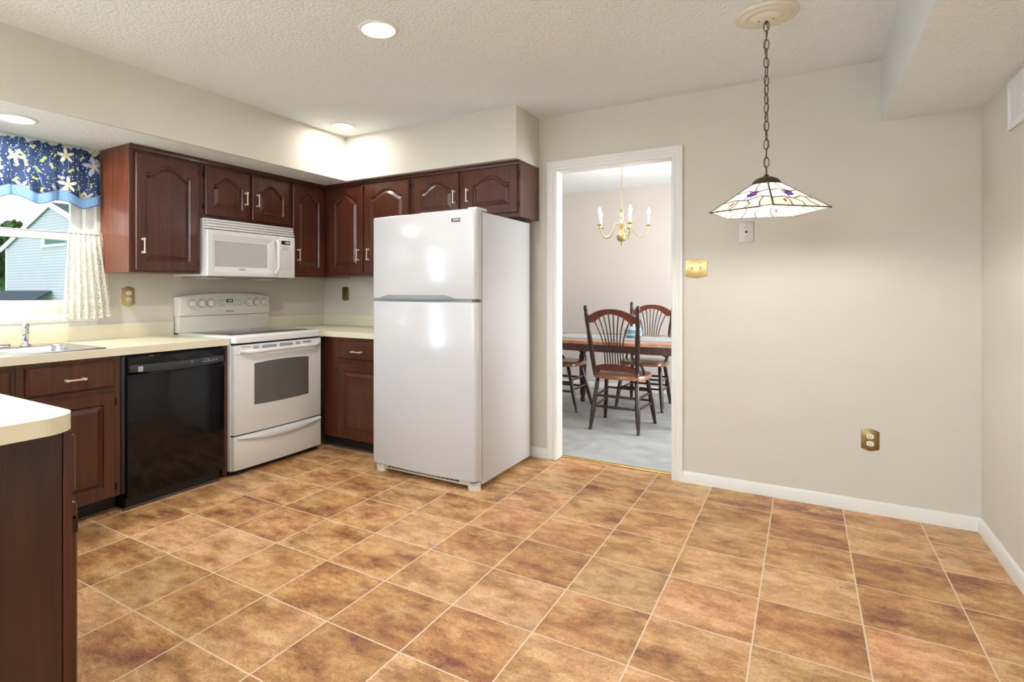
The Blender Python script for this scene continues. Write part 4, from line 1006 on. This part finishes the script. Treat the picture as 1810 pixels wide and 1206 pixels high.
# supply register on the side wall
t = thing('wall_vent', 'white metal air vent high on the side wall under the dropped soffit', 'vent', (XR, 3.10, 1.99))
X = frame_M((XR, 3.10, 1.99), '-X')
bm = bmesh.new()
for (a, b, c, d) in ((-0.178, -0.148, -0.103, 0.103), (0.148, 0.178, -0.103, 0.103), (-0.148, 0.148, 0.073, 0.103), (-0.148, 0.148, -0.103, -0.073)): box(bm, a, b, c, d, 0.0005, 0.012, bev=0.003)
fin('frame', bm, 'white_plastic', t, xf=X, smooth=35)
B('backing', 'dark', [(XR-0.003, XR-0.0006, 2.952, 3.248, 1.917, 2.063)], t)
for k in range(12):
    bm = bmesh.new(); u = -0.136+k*0.0247; box(bm, u-0.008, u+0.010, -0.073, 0.073, 0.004, 0.0065); fin('louver', bm, 'white_plastic', t, xf=X)

# ------------------------------------------------------------------ pendant lamp
PXC, PYC = -0.1448, 2.8545; PZ0 = 1.556; PR = 0.2426
t = thing('pendant_lamp', 'five-sided leaded-glass pendant lamp hanging on a chain over the breakfast area', 'lamp', (PXC, PYC, CZ))
bm = bmesh.new(); lathe(bm, [(0.128, -0.0005), (0.126, -0.008), (0.116, -0.012), (0.108, -0.010), (0.100, -0.014), (0.086, -0.020), (0.078, -0.017), (0.066, -0.016), (0.060, -0.022), (0.052, -0.026), (0.030, -0.030), (0, -0.031)], 48, Matrix.Translation((PXC, PYC, CZ)), cap=False)
fin('ceiling_medallion', bm, 'medallion', t)
bm = bmesh.new(); lathe(bm, [(0.006, -0.030), (0.0055, -0.038), (0.004, -0.046), (0, -0.047)], 12, Matrix.Translation((PXC, PYC, CZ)), cap=False)
for s in (-1, 1): lathe(bm, [(0.004, -0.0275), (0.004, -0.031), (0, -0.0315)], 10, Matrix.Translation((PXC+s*0.028, PYC-0.01, CZ)), cap=False)
fin('canopy_hook', bm, 'bronze', t)
def chain(bm, x, y, z1, z0, L, r, wdt):
    n = max(2, int(round((z1-z0)/(L-2.4*r)))); p = (z1-z0)/n
    for i in range(n):
        zc = z1-p*(i+0.5); rot = 0.9*(i % 2)*PI/2*1.1+i*0.11
        pts = []
        for k in range(16):
            a = 2*PI*k/16; pts.append((x+wdt*math.cos(a)*math.cos(rot), y+wdt*math.cos(a)*math.sin(rot), zc+L/2*math.sin(a)))
        tube(bm, pts, r, 6, closed=True)
APEX = 1.716
bm = bmesh.new(); chain(bm, PXC, PYC, CZ-0.034, APEX+0.002, 0.046, 0.0022, 0.0105); fin('chain', bm, 'bronze', t)
bm = bmesh.new(); tube(bm, [(PXC+0.006*math.sin(i*1.3), PYC+0.006*math.cos(i*1.1), CZ-0.03-(CZ-0.03-APEX)*i/20) for i in range(21)], 0.0018, 6); fin('cord', bm, 'bronze', t)
V = [(PXC-PR*math.cos(1.7254+2*PI*k/5), PYC-PR*math.sin(1.7254+2*PI*k/5)) for k in range(5)]
rt = 0.055; zt = APEX-0.034
U = [(PXC+(vx-PXC)*rt/PR, PYC+(vy-PYC)*rt/PR) for vx, vy in V]
bm = bmesh.new(); lathe(bm, [(0.060, zt-0.004), (0.058, zt+0.006), (0.046, zt+0.020), (0.028, zt+0.029), (0.012, zt+0.034), (0.006, zt+0.044), (0, zt+0.045)], 30, Matrix.Translation((PXC, PYC, 0)), cap=False); fin('shade_cap', bm, 'bronze', t)
def tinted(name, col):
    def f(k): return k.ramp(k.noise(k.obj(), 30, 2).outputs[0], [(0.3, tuple(c*0.85 for c in col[:3])+(1,)), (0.7, col)])
    return fabric(name, f, 0.75)
bird_mats = [tinted('violet_glass', lin(140, 116, 214)), tinted('blue_glass', lin(110, 122, 224)), tinted('rose_glass', lin(206, 124, 128)), tinted('plum_glass', lin(172, 104, 172))]
M['lead'] = plain('dark_lead_came', lin(82, 74, 62), 0.6, 0.3)
rng = random.Random(11)
for k in range(5):
    a0, a1 = Vector((*V[k], PZ0)), Vector((*V[(k+1) % 5], PZ0)); b0, b1 = Vector((*U[k], zt)), Vector((*U[(k+1) % 5], zt))
    nrm = (a1-a0).cross(b0-a0).normalized()
    if nrm.z < 0: nrm = -nrm
    def P(s, r, out=0.0): return (a0.lerp(a1, s)).lerp(b0.lerp(b1, s), r)+nrm*out
    bm = bmesh.new(); q = [bm.verts.new(P(s, r, o_)) for o_ in (-0.0015, 0.0015) for s, r in ((0, 0), (1, 0), (1, 1), (0, 1))]
    bm.faces.new(q[:4]); bm.faces.new(q[4:])
    for i in range(4): bm.faces.new((q[i], q[(i+1) % 4], q[4+(i+1) % 4], q[4+i]))
    pn = fin('glass_panel', bm, 'art_glass', t)
    bm = bmesh.new()
    for c in ([(0.0, 0.30), (0.25, 0.36), (0.5, 0.30), (0.75, 0.42), (1.0, 0.34)], [(0.0, 0.62), (0.3, 0.70), (0.6, 0.60), (1.0, 0.68)], [(0.30, 0.0), (0.34, 0.18), (0.30, 0.36)], [(0.55, 0.0), (0.60, 0.16), (0.52, 0.30)], [(0.80, 0.0), (0.78, 0.2), (0.84, 0.40)], [(0.42, 0.33), (0.46, 0.5), (0.40, 0.67)], [(0.5, 1.0), (0.52, 0.8), (0.6, 0.6)]):
        pts = []
        for i in range(len(c)-1):
            for j in range(4):
                f = j/4; pts.append((c[i][0]*(1-f)+c[i+1][0]*f, c[i][1]*(1-f)+c[i+1][1]*f))
        pts.append(c[-1]); sh = rng.uniform(-0.03, 0.03)
        tube(bm, [P(min(1, max(0, s+sh)), r, 0.0) for s, r in pts], 0.0031, 5)
    fin('lead_lines', bm, 'lead', pn)
    # little birds and blossoms of coloured glass
    def blob(cs, cr, pts, mi): 
        bm2 = bmesh.new(); vs = [bm2.verts.new(P(cs+x_, cr+y_, o_)) for o_ in (-0.0023, 0.0023) for x_, y_ in pts]; n_ = len(pts)
        bm2.faces.new(vs[:n_]); bm2.faces.new(vs[n_:])
        for i in range(n_): bm2.faces.new((vs[i], vs[(i+1) % n_], vs[n_+(i+1) % n_], vs[n_+i]))
        return bm2
    wing = [(x_*1.5, y_*1.5) for x_, y_ in ((-0.10, 0.05), (-0.03, 0.02), (0.02, 0.13), (0.04, 0.03), (0.12, 0.0), (0.03, -0.05), (-0.04, -0.03))]
    flip = -1 if k % 2 else 1
    fin('bird_inlay', blob(0.50, 0.50, [(x_*flip, y_) for x_, y_ in wing], 0), bird_mats[(k) % 2], pn)
    fin('bird_inlay', blob(0.55*1.0+0.06*flip, 0.60, [(x_*0.7*flip, -y_*0.8) for x_, y_ in wing], 0), bird_mats[2+k % 2], pn)
    for cs, cr in ((0.26, 0.20),):
        fin('blossom_inlay', blob(cs, cr, [(0.035*math.cos(2*PI*i/7)*(1 if i % 2 else 0.6), 0.075*math.sin(2*PI*i/7)) for i in range(7)], 0), bird_mats[2], pn)
bm = bmesh.new()
for k in range(5):
    tube(bm, [(*V[k], PZ0), (*U[k], zt)], 0.0034, 6); tube(bm, [(*V[k], PZ0), (*V[(k+1) % 5], PZ0)], 0.0028, 6)
    lathe(bm, [(0, -0.005), (0.0045, -0.003), (0.0045, 0.003), (0, 0.005)], 8, Matrix.Translation((*V[k], PZ0)), cap=False)
fin('lead_frame', bm, 'lead', t)
bm = bmesh.new(); lathe(bm, [(0.016, zt+0.0), (0.016, zt-0.035), (0.013, zt-0.037)], 16, Matrix.Translation((PXC, PYC, 0))); fin('socket', bm, 'old_brass', t)
M['pendant_bulb'] = emit('lit_pendant_bulb', (1.0, 0.965, 0.91, 1), 270)
bm = bmesh.new(); lathe(bm, [(0.012, zt-0.037), (0.015, zt-0.045), (0.028, zt-0.068), (0.030, zt-0.082), (0.024, zt-0.100), (0.010, zt-0.109), (0, zt-0.110)], 20, Matrix.Translation((PXC, PYC, 0)), cap=False); fin('bulb', bm, 'pendant_bulb', t)

# ------------------------------------------------------------------ valance and lace curtain
def cloth(name, mat, ys, rows, parent=None):
    """rows: list of functions y -> (x, z); builds a grid with UVs in metres"""
    bm = bmesh.new(); uvl = bm.loops.layers.uv.new('UVMap'); g = [[bm.verts.new((f(y)[0], y, f(y)[1])) for y in ys] for f in rows]
    for r in range(len(rows)-1):
        for i in range(len(ys)-1):
            f = bm.faces.new((g[r][i], g[r][i+1], g[r+1][i+1], g[r+1][i])); f.smooth = True
            for lp in f.loops: lp[uvl].uv = (lp.vert.co.y, lp.vert.co.z)
    return fin(name, bm, mat, parent)
t = thing('window_valance', 'navy floral valance with scalloped denim-blue hem across the top of the sink window', 'curtain', (XL+0.03, 1.2, 2.05))
ys = [0.60+(1.790-0.60)*i/260 for i in range(261)]
per = 0.229; pk0 = 1.571
def scal(y):
    q = ((y-pk0)/per) % 1.0; return 0.5*(1-math.cos(2*PI*q))      # 0 at peak, 1 at low point
def foldx(y, amp): 
    q = ((y-pk0)/per) % 1.0
    return XL+0.046+amp*(0.5+0.5*math.sin(2*PI*y/0.1145+0.9*math.sin(y*17)))-amp*1.2*math.exp(-((min(q, 1-q))/0.06)**2)
HT = 0.070
rows = [lambda y, h=h: (foldx(y, 0.004+0.012*h), (2.058+0.007*math.sin(y*61)+0.005*math.sin(y*97)+0.004*math.sin(y*173))*(1-h)+(1.733+HT-0.036*scal(y))*h) for h in [k/12 for k in range(13)]]
mainc = cloth('main_fabric', 'floral', ys, rows, t)
rows = [lambda y, h=h: (foldx(y, 0.017+0.002*h)+0.0015, 1.733+HT-0.036*scal(y)-HT*h+0.006) for h in [k/5 for k in range(6)]]
cloth('denim_hem', 'denim', ys, rows, t)
rows = [lambda y, h=h: (foldx(y, 0.017)+0.0045, 1.733+HT-0.036*scal(y)+0.016-0.020*h) for h in (0, 1)]
cloth('edging_band', 'floral', ys, rows, t)
bm = bmesh.new()
for i in range(len(ys)-1): pass
tube(bm, [(foldx(y, 0.019)+0.002, y, 1.733-0.036*scal(y)+0.006) for y in ys[::2]], 0.0022, 5); fin('hem_piping', bm, plain('navy_piping', lin(44, 62, 108), 0.8), t)
bm = bmesh.new(); tube(bm, [(XL+0.034, 0.595, 2.038), (XL+0.034, 1.792, 2.038)], 0.006, 8); fin('rod', bm, 'white_plastic', t)
t = thing('lace_curtain', 'white lace cafe curtain gathered at the corner of the sink window', 'curtain', (XL+0.03, 1.7, 1.3))
ys = [1.0*i/150 for i in range(151)]
def lacept(s, h):
    y = (1.610+0.190*s)*(1-h)+(1.572+0.288*s)*h
    amp = 0.005+0.016*h
    return (XL+0.036+amp*(1+math.sin(2*PI*s*7+0.8*math.sin(5*s))), y+0.004*math.sin(2*PI*s*7+1), 1.566*(1-h)+(1.042-0.016*(1-s)+0.006*math.cos(2*PI*s*13))*h)
bm = bmesh.new(); uvl = bm.loops.layers.uv.new('UVMap'); R_ = 24
g = [[bm.verts.new(lacept(s, (k/R_))) for s in ys] for k in range(R_+1)]
for r in range(R_):
    for i in range(150):
        f = bm.faces.new((g[r][i], g[r][i+1], g[r+1][i+1], g[r+1][i])); f.smooth = True
        for lp, (ii, rr_) in zip(f.loops, ((i, r), (i+1, r), (i+1, r+1), (i, r+1))): lp[uvl].uv = (ys[ii]*0.45, rr_/R_*0.52)
fin('lace_panel', bm, 'lace', t)
bm = bmesh.new(); tube(bm, [(XL+0.04, 0.60, 1.548), (XL+0.04, 1.792, 1.548)], 0.0045, 8); fin('rod', bm, 'white_plastic', t)

# ------------------------------------------------------------------ dining room
def turned_leg(p0, p1, prof, seg=12):
    bm = bmesh.new(); p0 = Vector(p0); p1 = Vector(p1)
    n = len(prof); tube(bm, [p0.lerp(p1, s) for s, r in prof], [r for s, r in prof], seg); return bm
LEGP = [(0, 0.015), (0.03, 0.017), (0.06, 0.013), (0.12, 0.016), (0.35, 0.021), (0.5, 0.022), (0.58, 0.018), (0.64, 0.021), (0.70, 0.017), (0.85, 0.019), (1.0, 0.015)]
def make_chair(label, group):
    t = thing('dining_chair', label, 'chair', (0, 0, 0), group)
    ST = 0.476
    bm = bmesh.new(); pts = []
    for i in range(40):
        a = 2*PI*i/40; cx_, sy_ = math.cos(a), math.sin(a)
        w = 0.235 if sy_ > -0.2 else 0.235-0.035*((-0.2-sy_)/0.8)
        pts.append((w*math.copysign(abs(cx_)**0.55, cx_), 0.012+0.225*math.copysign(abs(sy_)**0.62, sy_)))
    prism(bm, pts, ST-0.036, ST, bev=0.010)
    fin('seat', bm, 'seat_wood', t, smooth=40)
    for sx in (-1, 1):
        fin('leg', turned_leg((sx*0.205, -0.245, 0), (sx*0.165, -0.150, ST-0.030), LEGP), 'chair_dark', t)
        fin('leg', turned_leg((sx*0.228, 0.262, 0), (sx*0.180, 0.150, ST-0.030), LEGP), 'chair_dark', t)
        bm = turned_leg((sx*0.180, -0.185, ST-0.005), (sx*0.222, -0.330, 1.075), [(0, 0.016), (0.1, 0.018), (0.28, 0.021), (0.40, 0.017), (0.46, 0.020), (0.55, 0.021), (0.66, 0.017), (0.80, 0.020), (0.89, 0.018), (0.905, 0.012), (0.92, 0.016), (0.97, 0.017), (0.99, 0.013), (1.0, 0.006)])
        fin('back_post', bm, 'chair_dark', t)
        bm = bmesh.new(); tube(bm, [(sx*0.190, -0.212, 0.640), (sx*0.204, -0.175, 0.585), (sx*0.212, -0.120, 0.530), (sx*0.206, -0.060, 0.500), (sx*0.196, -0.035, ST-0.004)], [0.009, 0.011, 0.012, 0.012, 0.011], 10); fin('hip_brace', bm, 'chair_dark', t)
    def at_z(z): s = (z-ST)/(1.075-ST); return -0.185-0.145*s
    def hw(z): s = (z-ST)/(1.075-ST); return 0.180+0.042*s
    def plank(name, low, high, n=24, th=0.011):
        bm = bmesh.new(); rings = []
        for i in range(n+1):
            u = -1+2*i/n; zl, zh = low(u), high(u); q = []
            for z, o_ in ((zl, -th), (zh, -th), (zh, th), (zl, th)): q.append(bm.verts.new((u*(hw((zl+zh)/2)-0.008), at_z(z)+o_-0.018*(1-u*u), z)))
            rings.append(q)
        for a, b in zip(rings, rings[1:]):
            for k in range(4): bm.faces.new((a[k], a[(k+1) % 4], b[(k+1) % 4], b[k]))
        bm.faces.new(rings[0]); bm.faces.new(list(reversed(rings[-1]))); bmesh.ops.recalc_face_normals(bm, faces=bm.faces)
        fin(name, bm, 'crest', t, smooth=40)
    arch = lambda u: math.cos(PI/2*min(1, abs(u)))
    crl = lambda u: 0.930+(0.072*(1-(abs(u)/0.72)**2) if abs(u) < 0.72 else -0.004*math.sin(PI*(abs(u)-0.72)/0.28))
    plank('crest_rail', crl, lambda u: 0.976+0.070*(1-abs(u)**2.2))
    plank('lower_rail', lambda u: 0.512-0.022*(1 if abs(u) > 0.72 else 0)*(abs(u)-0.72)/0.28+(0.0), lambda u: 0.566+0.010*(1-abs(u))-(0.020*max(0, abs(u)-0.6)/0.4))
    for k in range(8):
        s = -1+2*k/7
        pts = []
        for j in range(12):
            f = j/11; z = 0.560+(0.975+0.0*s-0.560)*f
            top = 0.150*s; bot = 0.078*s; g_ = max(0, (f-0.36)/0.64)
            x = bot+(top-bot)*g_**1.7
            zz = z if f < 1 else crl(x/hw(0.96))+0.012
            zz = 0.560+(crl(0.150*s/hw(0.96))+0.012-0.560)*f
            pts.append((x, at_z(zz)-0.018*(1-(x/0.2)**2), zz))
        bm = bmesh.new(); tube(bm, pts, 0.0056, 8); fin('spindle', bm, 'chair_dark', t)
    def st(a, b, r=0.011):
        a = Vector(a); b = Vector(b)
        bm = bmesh.new(); tube(bm, [a.lerp(b, f) for f in (0, 0.1, 0.5, 0.9, 1)], [r*0.75, r*0.9, r*1.15, r*0.9, r*0.75], 10); fin('stretcher', bm, 'chair_dark', t)
    def leg_pt(sx, front, z):
        f = z/(ST-0.03)
        return (sx*((0.228-0.048*f) if front else (0.205-0.040*f)), (0.262-0.112*f) if front else (-0.245+0.095*f), z)
    for z in (0.185, 0.275):
        for sx in (-1, 1): st(leg_pt(sx, True, z+0.01), leg_pt(sx, False, z+0.01))
    for z in (0.215, 0.305): st(leg_pt(-1, True, z), leg_pt(1, True, z))
    for z in (0.200, 0.290): st(leg_pt(-1, False, z), leg_pt(1, False, z))
    return t
CG = 'spindle-back chairs around the dining table'
ch = make_chair('dark spindle-back dining chair with its back to the doorway, pulled up to the table', CG)
ch2 = copy_tree(ch); ch2['label'] = 'dark spindle-back dining chair on the far side of the table facing the doorway'
ch3 = copy_tree(ch); ch3['label'] = 'dining chair at the table end, half hidden by the door casing'
ch.location = (-1.372, 4.955, 0.004)
ch2.location = (-1.415, 5.975, 0.004); ch2.rotation_euler = (0, 0, PI)
ch3.location = (-2.165, 5.515, 0.004); ch3.rotation_euler = (0, 0, -PI/2)
t = thing('dining_table', 'oval-ended wooden dining table with dark turned legs in the carpeted room', 'table', (-1.45, 5.48, 0.004))
def oval(cx_, cy_, ax, ay, p, n=64): return [(cx_+ax*math.copysign(abs(math.cos(2*PI*i/n))**p, math.cos(2*PI*i/n)), cy_+ay*math.copysign(abs(math.sin(2*PI*i/n))**p, math.sin(2*PI*i/n))) for i in range(n)]
bm = bmesh.new(); prism(bm, oval(-1.45, 5.48, 0.92, 0.55, 0.55), 0.716, 0.744, bev=0.008); fin('tabletop', bm, 'table_wood', t, smooth=40)
bm = bmesh.new(); prism(bm, oval(-1.45, 5.48, 0.84, 0.49, 0.5), 0.645, 0.7158); fin('apron', bm, 'apron_wood', t, smooth=40)
for sx in (-1, 1):
    for sy in (-1, 1):
        lx, ly = -1.45+sx*0.595, 5.48+sy*0.385
        bm = bmesh.new(); lathe(bm, [(0.024, 0.004), (0.028, 0.03), (0.020, 0.05), (0.034, 0.11), (0.026, 0.15), (0.030, 0.17), (0.036, 0.30), (0.040, 0.42), (0.040, 0.50), (0.030, 0.525), (0.044, 0.545), (0.030, 0.565), (0.026, 0.575), (0.042, 0.605), (0.042, 0.62), (0.030, 0.6448)], 18, Matrix.Translation((lx, ly, 0))); fin('leg', bm, 'chair_dark', t)
bm = bmesh.new(); n = 60; poly = []
for i in range(n): poly.append((-2.17+1.44*i/n, 5.255-0.014*abs(math.sin(PI*i/2))))
for i in range(n): poly.append((-0.73-1.44*i/n, 5.705+0.014*abs(math.sin(PI*i/2))))
prism(bm, poly, 0.7445, 0.7470); o = fin('table_runner', bm, 'lace_solid'); tag(o, 'pale lace runner lying along the middle of the dining table', 'table runner')
t = thing('covered_dish', 'pale striped covered dish with teal bands on the table runner', 'dish', (-1.405, 5.48, 0.7475))
T = Matrix.Translation((-1.405, 5.48, 0.7475))
bm = bmesh.new(); lathe(bm, [(0.0, 0.0), (0.055, 0.0), (0.060, 0.008), (0.078, 0.024), (0.085, 0.05), (0.082, 0.075), (0, 0.076)], 28, T, cap=False); fin('bowl', bm, 'pale_glass', t)
bm = bmesh.new()
for z, r in ((0.016, 0.072), (0.056, 0.0856), (0.074, 0.083)): tube(bm, [T @ Vector((r*math.cos(2*PI*i/32), r*math.sin(2*PI*i/32), z)) for i in range(32)], 0.0042, 6, closed=True)
fin('bands', bm, 'teal', t)
bm = bmesh.new(); lathe(bm, [(0.080, 0.0765), (0.066, 0.096), (0.040, 0.108), (0.012, 0.112), (0.009, 0.120), (0.014, 0.128), (0.0, 0.134)], 28, T, cap=False); fin('lid', bm, 'pale_glass', t)
# chandelier
HX, HY = -1.517, 5.48
t = thing('chandelier', 'brass five-arm candle chandelier hanging over the dining table', 'chandelier', (HX, HY, CZ))
T = Matrix.Translation((HX, HY, 0))
bm = bmesh.new(); lathe(bm, [(0.062, CZ-0.0005), (0.058, CZ-0.016), (0.03, CZ-0.028), (0.008, CZ-0.034), (0, CZ-0.035)], 24, T, cap=False); fin('canopy', bm, 'brass', t)
bm = bmesh.new(); chain(bm, HX, HY, CZ-0.032, 2.016, 0.036, 0.0018, 0.0085); fin('chain', bm, 'brass', t)
bm = bmesh.new(); lathe(bm, [(0, 2.018), (0.006, 2.010), (0.008, 2.000), (0.024, 1.988), (0.024, 1.985), (0.013, 1.980), (0.014, 1.955), (0.011, 1.945), (0.017, 1.930), (0.017, 1.915), (0.011, 1.905), (0.013, 1.885), (0.020, 1.868), (0.020, 1.855), (0.014, 1.84), (0.016, 1.80), (0.024, 1.775), (0.044, 1.752), (0.050, 1.727), (0.046, 1.705), (0.030, 1.688), (0.010, 1.680), (0.006, 1.670), (0.011, 1.660), (0.011, 1.650), (0, 1.642)], 24, T, cap=False); fin('column', bm, 'brass', t)
for k in range(5):
    a = math.radians(15.47+72*k); ca, sa = math.cos(a), math.sin(a); R_ = 0.250
    bm = bmesh.new(); pr = [(0.014, 1.80), (0.040, 1.855), (0.068, 1.862), (0.090, 1.835), (0.105, 1.785), (0.140, 1.735), (0.185, 1.722), (0.225, 1.745), (0.247, 1.790), (R_, 1.828)]
    # smooth the arm
    for _ in range(2):
        q = [pr[0]]
        for p_, r_ in zip(pr, pr[1:]): q += [(p_[0]*.75+r_[0]*.25, p_[1]*.75+r_[1]*.25), (p_[0]*.25+r_[0]*.75, p_[1]*.25+r_[1]*.75)]
        pr = q+[pr[-1]]
    tube(bm, [(HX+r_*ca, HY+r_*sa, z_) for r_, z_ in pr], 0.0045, 8); arm = fin('arm', bm, 'brass', t)
    Tk = Matrix.Translation((HX+R_*ca, HY+R_*sa, 0))
    bm = bmesh.new(); lathe(bm, [(0.004, 1.824), (0.010, 1.828), (0.028, 1.833), (0.032, 1.837), (0.028, 1.838), (0.011, 1.836), (0.011, 1.848), (0, 1.848)], 20, Tk, cap=False); fin('drip_pan', bm, 'brass', arm)
    bm = bmesh.new(); lathe(bm, [(0.010, 1.8485), (0.010, 1.932), (0.004, 1.936), (0, 1.936)], 14, Tk, cap=False); fin('candle', bm, 'candle_white', arm)
    bm = bmesh.new(); lathe(bm, [(0.005, 1.9365), (0.011, 1.948), (0.0145, 1.962), (0.012, 1.978), (0.006, 1.994), (0.0, 2.006)], 14, Tk, cap=False); fin('bulb', bm, 'bulb', arm)

# ------------------------------------------------------------------ outside the sink window
HYW = 12.0
def hx(x, z): return (x*HYW/9.0, 1.205+(z-1.205)*HYW/9.0)       # measured at Y=9, moved out to Y=12
t = thing('neighbor_house', 'pale blue sided house with steep gable seen through the sink window', 'house', (-30, HYW, -3))
E = lambda x, z: hx(x, z)
apex = E(-22.081, 4.121); eL = E(-25.699, 2.80); eR = (2*apex[0]-eL[0], eL[1])
bm = bmesh.new(); pts = [(eL[0], -3.0), (eR[0], -3.0), eR, apex, eL]
a = [bm.verts.new((x, HYW, z)) for x, z in pts]; b = [bm.verts.new((x, HYW+9, z)) for x, z in pts]
bm.faces.new(a); bm.faces.new(list(reversed(b)))
for i in range(5): bm.faces.new((a[i], b[i], b[(i+1) % 5], a[(i+1) % 5]))
bmesh.ops.recalc_face_normals(bm, faces=bm.faces); fin('wall', bm, 'siding', t)
sl = (apex[1]-eL[1])/(apex[0]-eL[0]); ov = 0.38
bm = bmesh.new()
for s in (-1, 1):
    xe = apex[0]+s*((apex[0]-eL[0])+ov); ze = apex[1]-sl*((apex[0]-eL[0])+ov)
    q = [(apex[0], HYW-0.06, apex[1]+0.02), (xe, HYW-0.06, ze+0.02), (xe, HYW+9.3, ze+0.02), (apex[0], HYW+9.3, apex[1]+0.02)]
    lo = [bm.verts.new(p) for p in q]; hi = [bm.verts.new((p[0], p[1], p[2]+0.15)) for p in q]
    bm.faces.new(lo); bm.faces.new(hi)
    for i in range(4): bm.faces.new((lo[i], lo[(i+1) % 4], hi[(i+1) % 4], hi[i]))
bmesh.ops.recalc_face_normals(bm, faces=bm.faces); fin('roof', bm, 'shingle', t)
bm = bmesh.new()
for s in (-1, 1):
    xe = apex[0]+s*((apex[0]-eL[0])+ov); ze = apex[1]-sl*((apex[0]-eL[0])+ov)
    q = [(apex[0], apex[1]+0.19), (xe, ze+0.19), (xe, ze-0.06), (apex[0], apex[1]-0.06)]
    prism(bm, q, -(HYW-0.12), -(HYW-0.065), Matrix(((1, 0, 0, 0), (0, 0, -1, 0), (0, 1, 0, 0), (0, 0, 0, 1))))
box(bm, eL[0]-0.03, eL[0]+0.14, HYW-0.03, HYW+0.1, -3.0, eL[1]); fin('rake_trim', bm, 'ext_trim', t)
w0 = E(-22.717, 3.16); w1 = E(-21.45, 2.70)
bm = bmesh.new(); box(bm, w0[0], w1[0]+0.6, HYW-0.06, HYW-0.005, w1[1], w0[1]); wf = fin('window', bm, 'ext_trim', t)
g0 = E(-22.418, 2.99); g1 = E(-21.2, 2.817)
bm = bmesh.new(); box(bm, g0[0], g1[0]+0.3, HYW-0.075, HYW-0.062, g1[1]-0.02, g0[1]); fin('shade', bm, 'awning', wf)
r0 = E(-26.6, 1.199); r1 = E(-21.998, 1.199); r2 = E(-21.547, 0.86)
bm = bmesh.new(); q = [(r0[0]-3, HYW-0.02, r0[1]), (r1[0], HYW-0.02, r1[1]), (r2[0]+0.15, HYW-1.1, r2[1]-0.02), (r0[0]-3, HYW-1.1, r2[1]-0.02)]
lo = [bm.verts.new(p) for p in q]; hi = [bm.verts.new((p[0], p[1], p[2]-0.08)) for p in q]
bm.faces.new(lo); bm.faces.new(hi)
for i in range(4): bm.faces.new((lo[i], lo[(i+1) % 4], hi[(i+1) % 4], hi[i]))
bmesh.ops.recalc_face_normals(bm, faces=bm.faces); fin('porch_roof', bm, 'shingle', t)
B('porch_fascia', 'ext_trim', [(r0[0]-3, r2[0]+0.15, HYW-1.16, HYW-1.10, r2[1]-0.28, r2[1])], t)
def tree(x, y, h, r, label, seed):
    t = thing('tree', label, 'tree', (x, y, -3.0), 'trees behind the neighboring house')
    rg = random.Random(seed)
    bm = bmesh.new(); tube(bm, [(x, y, -3.0), (x+0.1, y, -3+h*0.4), (x, y+0.1, -3+h*0.8)], [0.3, 0.22, 0.1], 10); fin('trunk', bm, 'bark', t)
    bm = bmesh.new()
    for i in range(1500):
        a = rg.uniform(0, 2*PI); zz = rg.uniform(-1, 1); rr_ = rg.uniform(0.35, 1.0)**0.5
        c_ = Vector((x+r*rr_*math.cos(a)*math.sqrt(1-zz*zz), y+r*rr_*math.sin(a)*math.sqrt(1-zz*zz), -3+h*0.62+h*0.40*zz*rr_))
        s = rg.uniform(0.22, 0.42); u = Vector((rg.uniform(-1, 1), rg.uniform(-1, 1), rg.uniform(-1, 1))).normalized(); v = u.orthogonal()
        w_ = u.cross(v)
        vs = [bm.verts.new(c_+v*s*math.cos(q)+w_*s*0.6*math.sin(q)+u*0.05*math.cos(2*q)) for q in [2*PI*k/6 for k in range(6)]]
        bm.faces.new(vs)
    fin('foliage', bm, 'leaf', t)
tree(-41.0, 15.0, 8.2, 2.6, 'bushy green tree beyond the low corner of the neighboring house', 3)
tree(-46.0, 24.0, 11.3, 3.4, 'taller tree whose top shows above the neighboring roof', 8)
B('ground', 'lawn', [(-70, -3.95, -12, 45, -3.2, -3.0)], kind='structure')
